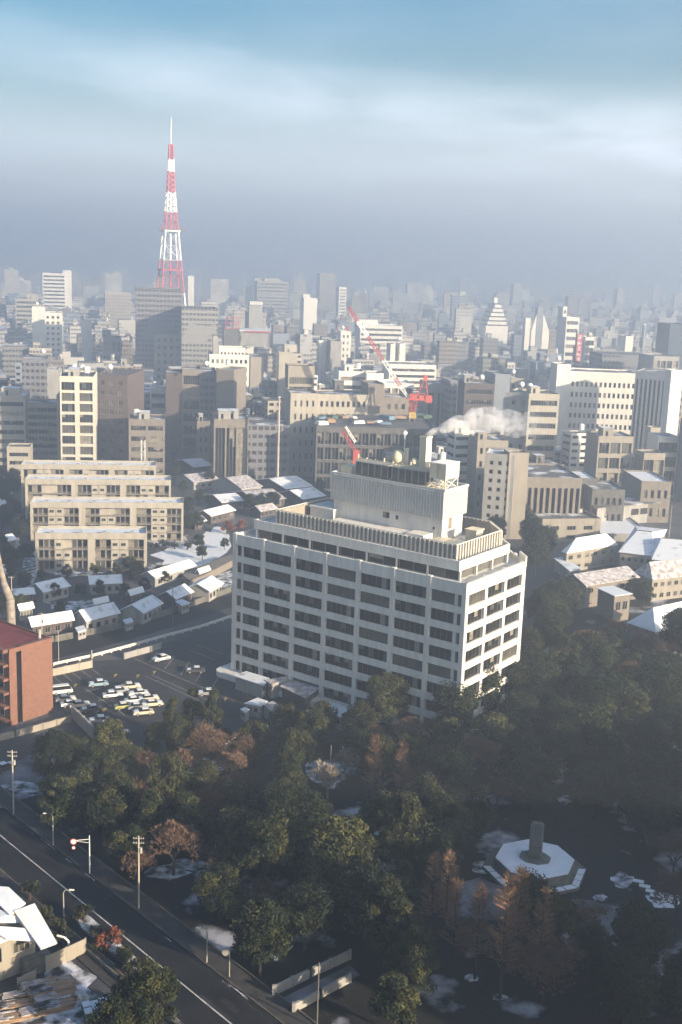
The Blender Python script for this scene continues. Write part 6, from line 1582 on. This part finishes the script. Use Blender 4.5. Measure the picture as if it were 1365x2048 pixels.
bd = [(150, 1838), (165, 1826), (180, 1836), (240, 1890), (290, 1935), (276, 1950), (225, 1912), (160, 1858)]
cbd = W(210, 1885); ws = [W(a, b) - cbd for a, b in bd]; mb = MB(); pl = [(q.x, q.y) for q in ws]
if sum(pl[i][0] * pl[(i + 1) % 8][1] - pl[(i + 1) % 8][0] * pl[i][1] for i in range(8)) < 0: pl.reverse()
mb.prism(pl, 0.0, .35); o = mb.build('planting_bed', M['kerb']); o.location = cbd; tag(o, 'long kerbed planting bed lying beside the road line at lower left', 'planting bed')
mb = MB(); mb.prism([(x * .93, y * .93) for x, y in pl], .352, .42); mb.build('soil', M['snowd'], o)

# random fill of the park and of the dark wood
rt_ = random.Random(77)
def inpoly(px, py, poly):
    c = False; n = len(poly)
    for i in range(n):
        x1_, y1_ = poly[i]; x2_, y2_ = poly[(i + 1) % n]
        if (y1_ > py) != (y2_ > py) and px < (x2_ - x1_) * (py - y1_) / (y2_ - y1_) + x1_: c = not c
    return c
def fill(poly, step, kinds, lab, grp, smin, smax, hole=(), cap=200, cat='tree'):
    wp = [W(*p) for p in poly]; xs = [p.x for p in wp]; ys_ = [p.y for p in wp]; n = 0
    y = min(ys_)
    while y < max(ys_):
        x = min(xs)
        while x < max(xs):
            X, Y = x + rt_.uniform(-.35, .35) * step, y + rt_.uniform(-.35, .35) * step; x += step
            px, py = P((X, Y, 0))
            if not inpoly(px, py, poly): continue
            if any(inpoly(px, py, h_) for h_ in hole): continue
            s = rt_.uniform(smin, smax)
            if any((X - a) ** 2 + (Y - b) ** 2 < (r_ * .75 + 2.0 * s) ** 2 for a, b, r_ in TREEPOS): continue
            k = rt_.choice(kinds)
            tree(k, 0, 0, s, lab(px, py, k) if callable(lab) else lab, grp, rng=rt_, world=Vector((X, Y, 0)), cat=cat); n += 1
            if n >= cap: return
        y += step
HOLES = [[(940, 1670), (1160, 1690), (1220, 1770), (1380, 1960), (1290, 1960), (1180, 1850), (1050, 1870), (1000, 1830), (900, 1860), (880, 1790), (930, 1770)],
         [(270, 1715), (400, 1715), (400, 1790), (270, 1770)], [(690, 1640), (780, 1640), (780, 1690), (690, 1690)], [(500, 1900), (760, 1880), (790, 2100), (500, 2100)], [(600, 1510), (720, 1510), (720, 1600), (600, 1600)], [(860, 1870), (1060, 1870), (1060, 2060), (860, 2060)],
         [(1180, 1730), (1365, 1760), (1365, 1960), (1250, 1850)]]
PL = [('stone monument', 1070, 1690), ('lamp nearest the left edge', 107, 1660), ('brown utility pole', 278, 1740), ('ramp walls', 625, 1960), ('twin slender bare trees', 975, 1960), ('stepped stone slabs', 1295, 1775), ('yellow green crown', 1265, 1470), ('office block corner', 920, 1420),
      ('white hipped school roof', 1310, 1250), ('parked cars', 270, 1400), ('pale leafless trees', 668, 1560), ('white pole pair', 228, 1560), ('big spreading bare tree', 347, 1700), ('tall pale green tree', 672, 1720), ('joined sheds', 530, 1410), ('bottom centre lamp', 414, 1890), ('bright orange bare trees', 875, 1800), ('snowy path', 1160, 1830)]
def wlab(px, py, k):
    px = max(0, min(1365, px)); py = min(2048, py)
    nm = 'bare brown tree' if k in (BR, BRR, RW) else ('very dark evergreen' if k is EVD else ('light olive evergreen' if k is EVL else 'broad evergreen'))
    return nm + ' ' + where(px, py, PL)
PARK = [(130, 1560), (240, 1520), (460, 1530), (640, 1480), (860, 1500), (930, 1460), (930, 1640), (880, 1760), (900, 2080), (560, 2080), (520, 1975), (160, 1690), (110, 1600)]
BZ = [(255, 1560), (330, 1530), (500, 1540), (520, 1640), (470, 1720), (400, 1700), (300, 1700), (250, 1640)]
BZ2 = [(560, 1500), (640, 1475), (880, 1490), (900, 1570), (720, 1600), (600, 1590)]
fill(BZ, 6.2, [BRR, BR, BRR], wlab, 'closed crowns of the wood and park', .7, .95, HOLES[1:2], 20)
fill(BZ2, 6.0, [BRR, BR, EV], wlab, 'closed crowns of the wood and park', .55, .8, HOLES[4:5], 24)
fill(PARK, 6.4, [EV, BR, EVD, EVL, BRR, EV, BRR], wlab, 'closed crowns of the wood and park', .6, .95, HOLES, 80)
WOOD = [(880, 1470), (960, 1400), (1080, 1330), (1072, 1235), (1120, 1225), (1180, 1262), (1240, 1300), (1300, 1340), (1480, 1310), (1520, 1760), (1400, 1780), (1250, 1720), (1160, 1650), (1080, 1640), (940, 1650), (900, 1620)]
fill(WOOD, 7.8, [EVD, EVD, BRR, EV, EV, BR, EVD], wlab, 'closed crowns of the wood and park', .72, 1.08, HOLES, 170)
LOW = [(1050, 1850), (1180, 1850), (1300, 1960), (1420, 2080), (1050, 2080)]
fill(LOW, 6.4, [EVD, BR, BRR, EVD, EV], wlab, 'closed crowns of the wood and park', .6, .9, HOLES[1:6] + [[(1180, 1780), (1365, 1800), (1365, 1900), (1280, 1880)]], 40)
# greenery between the houses and around the rows
GL = [('nearest apartment row', 180, 1105), ('terracotta block', 60, 1340), ('widest snowy house', 200, 1222), ('snowy yard', 370, 1100), ('brown bank', 415, 1160), ('red leaved bushes', 467, 1060), ('snowy roof cluster', 540, 975), ('lattice mast', 287, 925), ('office block left edge', 462, 1120), ('longest apartment row', 300, 1040), ('left edge of the rows', 50, 1030)]
def glab(px, py, k): return 'small dark garden tree ' + where(px, py, GL)
SL = [('flat roofed school block', 1147, 1040), ('long school wing', 1180, 1090), ('tan school house', 1215, 1155), ('ridged school roofs', 1320, 1090), ('white hipped school roof', 1340, 1240), ('office block right edge', 1058, 1150)]
HB = [(-30, 950), (40, 960), (60, 1100), (75, 1190), (-30, 1200)]
fill(HB, 9, [EV, EVD], glab, 'garden trees among the houses', .45, .7, (), 24)
for px, py, s in [(110, 1200, .4), (160, 1195, .45), (200, 1200, .42), (250, 1200, .45), (290, 1192, .4), (120, 1232, .3), (330, 1170, .35), (400, 1100, .5), (395, 1060, .6), (402, 1010, .5), (418, 975, .5), (520, 1030, .6), (545, 1020, .6), (500, 1020, .5), (525, 1012, .5), (470, 1012, .35), (640, 985, .4), (585, 1004, .4),
                  (405, 1120, .5), (320, 1160, .35), (270, 1168, .4), (280, 1150, .45), (260, 1145, .5), (10, 1240, .6), (40, 1235, .5), (352, 955, .5), (368, 990, .5), (385, 905, .4), (350, 920, .5), (450, 1100, .3), (380, 1060, .5), (378, 1030, .5)]:
    tree(rt_.choice([EV, EVD, EV]), px, py, s, glab(px, py, 0), 'garden trees among the houses', rng=rt_)
for px, py, s in [(1040, 1070, .9), (1060, 1100, .9), (1085, 1120, .9), (1070, 1150, .9), (1206, 1122, .35), (990, 1085, .8), (1345, 1300, .5), (1075, 1052, .7), (1260, 1200, .6), (1285, 1215, .6)]:
    tree(EVD, px, py, s, 'dark evergreen crown ' + where(px, py, SL), 'trees around the school', rng=rt_)

# ================================================================== CARS
def car_proto(name, label, cat, L_=4.2, w_=1.6, van=False):
    root = thing(name, label, cat)
    hl = L_ / 2; hw = w_ / 2
    prof = [(-hl, .35), (hl, .35), (hl, .70), (hl - .05, .86), (hl * .45, .95), (-hl * .62, .97), (-hl + .05, .88), (-hl, .7)] if not van else [(-hl, .35), (hl, .35), (hl, .95), (hl - .15, 1.1), (-hl, 1.1)]
    mb = MB(); n = len(prof)
    for s in (-1, 1): mb.v += [(x, s * hw * (1 if z < .9 else .95), z) for x, z in prof]
    mb.f.append(tuple(range(n))); mb.m.append(0); mb.f.append(tuple(reversed(range(n, 2 * n)))); mb.m.append(0)
    for i in range(n): j = (i + 1) % n; mb.f.append((j, i, n + i, n + j)); mb.m.append(0)
    mb.build('body', M['cwhite'], root)
    c0, c1, t0, t1, zt_ = (-hl * .62, hl * .42, -hl * .45, hl * .12, 1.38) if not van else (-hl + .03, hl - .18, -hl + .1, hl - .7, 1.85)
    zb = .96 if not van else 1.105
    mb = MB(); mb.hexa([(c0, -hw * .93, zb), (c1, -hw * .93, zb), (c1, hw * .93, zb), (c0, hw * .93, zb), (t0, -hw * .78, zt_), (t1, -hw * .78, zt_), (t1, hw * .78, zt_), (t0, hw * .78, zt_)]); mb.build('cabin_glass', M['glass'], root)
    mb = MB(); mb.box(t0 - .03, t1 + .03, -hw * .8, hw * .8, zt_ + .003, zt_ + .05); r = mb.build('roof_panel', M['cwhite'], root)
    mb = MB(); mb.box(t0, t1, -hw * .75, hw * .75, zt_ + .052, zt_ + .13); mb.build('snow_cover', M['snow'], root)
    if not van:
        mb = MB(); mb.hexa([(c1 + .1, -hw * .8, .97), (hl - .25, -hw * .8, .90), (hl - .25, hw * .8, .90), (c1 + .1, hw * .8, .97), (c1 + .1, -hw * .8, 1.03), (hl - .25, -hw * .78, .96), (hl - .25, hw * .78, .96), (c1 + .1, hw * .8, 1.03)]); mb.build('snow_cover', M['snow'], root)
    for sx_ in (-1, 1):
        for sy_ in (-1, 1):
            mb = MB(); mb.tube((sx_ * hl * .6, sy_ * (hw - .12), .32), (sx_ * hl * .6, sy_ * (hw + .04), .32), .31, k=12); t_ = mb.build('wheel', M['tyre'], root)
            mb = MB(); mb.tube((sx_ * hl * .6, sy_ * (hw + .045), .32), (sx_ * hl * .6, sy_ * (hw + .06), .32), .17, k=8); mb.build('hubcap', M['metal'], t_)
    for sy_ in (-1, 1):
        mb = MB(); mb.tube((hl + .003, sy_ * hw * .7, .66), (hl + .04, sy_ * hw * .7, .66), .1, k=8); mb.build('headlight', M['lamp'], root)
    for x in (hl + .05, -hl - .05):
        mb = MB(); mb.box(x - .05, x + .05, -hw * .95, hw * .95, .4, .52); mb.build('bumper', M['metal'], root)
    return root
cg = 'cars parked in the car park'
cars = [(197, 1367, 20, 'cblue', 'pale blue car with snow on roof, alone at the head of the second row', 0, 0), (262, 1372, 20, 'ccream', 'cream car farthest back in the sunlit cluster', 0, 0), (226, 1389, 20, 'cwhite', 'white car left of the sunlit cluster, dark window strip showing', 0, 0),
        (277, 1386, 20, 'cwhite', 'white car directly in front of the farthest cream car', 0, 0), (298, 1396, 20, 'ccream', 'bright cream car nearest the evergreens in the sunlit cluster', 0, 0), (250, 1412, 22, 'cyellow', 'yellow green small car at the left front of the cluster', 0, 0),
        (276, 1413, 22, 'cgrey', 'grey car wedged right of the yellow green one', 0, 0), (287, 1424, 20, 'ccream', 'cream car at the front of the cluster, partly behind branches', 0, 0), (124, 1382, 24, 'cwhite', 'white box van against the terracotta block', 1, 0), (132, 1398, 22, 'ccream', 'cream car just in front of the white van', 0, 0),
        (142, 1407, 22, 'cwhite', 'second white car in front of the van, by the painted line', 0, 0), (183, 1418, 20, 'cdark', 'dark car without much snow on the left row', 0, 0), (216, 1452, 14, 'cdark', 'snow topped dark car at the near end of the car park', 0, 0), (238, 1466, 14, 'cdark', 'dark car half hidden by branches beside the snow topped dark one', 0, 0),
        (323, 1316, 40, 'cwhite', 'snow covered car parked by the short grey wall', 0, 0), (391, 1340, 10, 'cdark', 'snow covered dark car alone in the shaded bays', 0, 0), (471, 1482, 14, 'cwhite', 'snow topped car under the trees below the sheds', 0, 0), (415, 1385, 15, 'cgrey', 'grey car in shade left of the joined sheds', 0, 0),
        (306, 1407, 20, 'ccream', 'cream car at the right end of the front row, under the branches', 0, 0), (240, 1381, 20, 'cgrey', 'grey car between the pale blue car and the cream ones', 0, 0), (160, 1409, 22, 'ccream', 'cream car by the wall, between the white cars and the dark one', 0, 0), (199, 1440, 18, 'cgrey', 'grey snow dusted car just left of the snow topped dark car', 0, 0), (270, 1400, 20, 'cwhite', 'white car at the heart of the sunlit cluster', 0, 0),
        (10, 1535, 55, 'cdark', 'dark car at the left edge of the driveway', 0, 0)]
pc = car_proto('parked_car', cars[0][4], 'car'); pv_ = car_proto('parked_van', cars[8][4], 'van', 4.4, 1.7, True)
index_kids(pc); index_kids(pv_)
fs_, fv_ = True, True
for px, py, rz, col, lab, van, _x in cars:
    src = pv_ if van else pc
    if van: o = src if fv_ else copy_tree(src); fv_ = False
    else: o = src if fs_ else copy_tree(src); fs_ = False
    o.location = W(px, py + 5); o.rotation_euler = (0, 0, math.radians(rz) + (PI if rng_ else 0) if (rng_ := (px % 2)) else math.radians(rz)); o['label'] = lab; o['group'] = cg
    for ch in o.children:
        if ch.name.startswith(('body', 'roof_panel')):
            if ch.data.users > 1 or True:
                me = ch.data.copy(); ch.data = me; me.materials.clear(); me.materials.append(M[col])
# truck on the driveway shadow: none

# ================================================================== LAMPS, POLES, SIGNS
lg = 'street lamps along the road'
def lamp(px, py, py_top, dirx, label):
    p = W(px, py); h = topz(p.x, p.y, py_top); root = thing('street_lamp', label, 'street lamp', p, 0, lg)
    mb = MB(); limb(mb, [(0, 0, 0), (0, 0, h - .5), (dirx * .25, 0, h - .1), (dirx * .95, 0, h)], [.11, .08, .07, .05], 6); mb.build('pole', M['metal'], root)
    mb = MB(); mb.hexa([(dirx * .85, -.14, h - .1), (dirx * 1.55, -.11, h - .06), (dirx * 1.55, .11, h - .06), (dirx * .85, .14, h - .1), (dirx * .85, -.1, h + .1), (dirx * 1.5, -.08, h + .07), (dirx * 1.5, .08, h + .07), (dirx * .85, .1, h + .1)]); mb.build('lamp_head', M['lamp'], root)
lamp(107, 1692, 1627, -1, 'street lamp nearest the left edge, its head turned left')
lamp(414, 1926, 1856, -1, 'street lamp on the pavement at bottom centre, head turned left')
lamp(128, 1832, 1779, 1, 'street lamp on the near side of the road, head over the line')
def pole(px, py, py_top, label, r_=.13, m_='pole', name='utility_pole', cat='pole', arms=0, group='poles'):
    p = W(px, py); h = topz(p.x, p.y, py_top); root = thing(name, label, cat, p, 0, group)
    mb = MB(); mb.tube((0, 0, 0), (0, 0, h), r_, r_ * .7, 7); mb.build('shaft', M[m_], root)
    for k in range(arms):
        mb = MB(); mb.tube((-.8, 0, h - .4 - k * .7), (.8, 0, h - .4 - k * .7), .05, k=4)
        for q in (-.7, -.35, .35, .7): mb.tube((q, 0, h - .4 - k * .7), (q, 0, h - .2 - k * .7), .06, k=5)
        mb.build('crossarm', M['metal'], root)
    if arms > 1: mb = MB(); mb.tube((.3, 0, h - 2.6), (.3, 0, h - 1.8), .22, k=8); mb.build('transformer', M['metal'], root)
    return root, h
pole(278, 1818, 1672, 'tall brown utility pole beside the big bare tree', .15, arms=2)
pole(431, 1765, 1690, 'thin white pole in the evergreens right of the big bare tree', .1, 'cranewhite')
pole(218, 1580, 1508, 'left of two white poles in the light green trees', .14, 'cranewhite')
pole(238, 1604, 1528, 'right of two white poles in the light green trees', .14, 'cranewhite')
pole(28, 1630, 1500, 'brown utility pole at the left edge above the road', .16, arms=2)
pole(105, 1546, 1512, 'short pale post beside the bare yard below the terracotta block', .1)
pole(85, 1300, 1225, 'pale utility pole behind the red roof', .14, arms=2)
pole(25, 1225, 1152, 'pale utility pole near the left edge above the small low roof', .12, arms=1)
pole(346, 1262, 1172, 'dark utility pole on the back road beside the houses', .12, 'stone', arms=1)
pole(118, 1325, 1262, 'thin pole at the right corner of the red roof', .09)
pole(184, 1318, 1300, 'stubby gate post at the end of the guard rail', .16)
pole(634, 2060, 1925, 'thin dark pole between the ramp walls', .1, 'stone')
pole(660, 1570, 1490, 'thin grey pole among the pale leafless trees', .07, 'metal')
pole(1335, 1110, 1010, 'thin pole above the ridged school roofs', .08, 'metal')
rt, h = pole(180, 1748, 1671, 'white pole carrying a round sign on a long arm', .11, 'cranewhite', 'sign_post', 'sign')
mb = MB(); mb.tube((0, 0, h - .6), (-2.1, 0, h - .9), .06, k=5); mb.tube((0, 0, h - 1.2), (-2.0, 0, h - 1.0), .04, k=4); mb.build('arm', M['cranewhite'], rt)
for z, r_ in ((h - 1.1, .52), (h - 2.1, .3)):
    mb = MB(); mb.tube((-2.4, -.03, z), (-2.4, .03, z), r_, k=20); s_ = mb.build('sign_disc', M['red'], rt); mb = MB(); mb.tube((-2.4, -.045, z), (-2.4, -.032, z), r_ * .72, k=18); mb.build('sign_face', M['cranewhite'], s_)
rt, h = pole(459, 1955, 1905, 'post with a round traffic mirror by the pavement at bottom centre', .08, 'metal', 'traffic_mirror', 'mirror')
mb = MB(); mb.tube((-.5, -.05, h), (-.5, .05, h), .5, k=16); mb.build('mirror_disc', M['metal'], rt)

# unseen blocks added to throw shade over the park, the road and the near air
for i, (x, y, w, d, h, wk) in enumerate([(118, 118, 26, 40, 40, 'white'), (150, 62, 60, 26, 46, 'cream'), (62, -8, 92, 36, 87, 'white')]):
    rzz = -10 if i < 2 else 0; root = thing('shade_tower', ['added white shade tower right of the park, outside the picture', 'added cream shade tower beyond the park corner, outside the picture', 'added long pale shade block beside the viewpoint, outside the picture', 'added grey shade tower behind the long block, outside the picture'][i], 'building', (x, y, 0), math.radians(rzz))
    mb = MB(); mb.box(-w / 2, w / 2, -d / 2, d / 2, 0, h); mb.build('wall', CW[i % 4], root)
    mb = MB(); mb.box(-w / 4, w / 4, -d / 4, d / 4, h + .01, h + 3.5); mb.build('penthouse', M['grey'], root)

dupl = {k: v for k, v in LABELS.items() if len(v) > 1 and 'crowns' not in k}
print('DUP', len(dupl), [k for k in list(dupl)[:40]]); bad = [k for k in LABELS if not 4 <= len(k.split()) <= 16]; print('BADLEN', bad[:10]); print('N', len(bpy.data.objects), 'acc', len(acc), 'trees', len(TREEPOS))
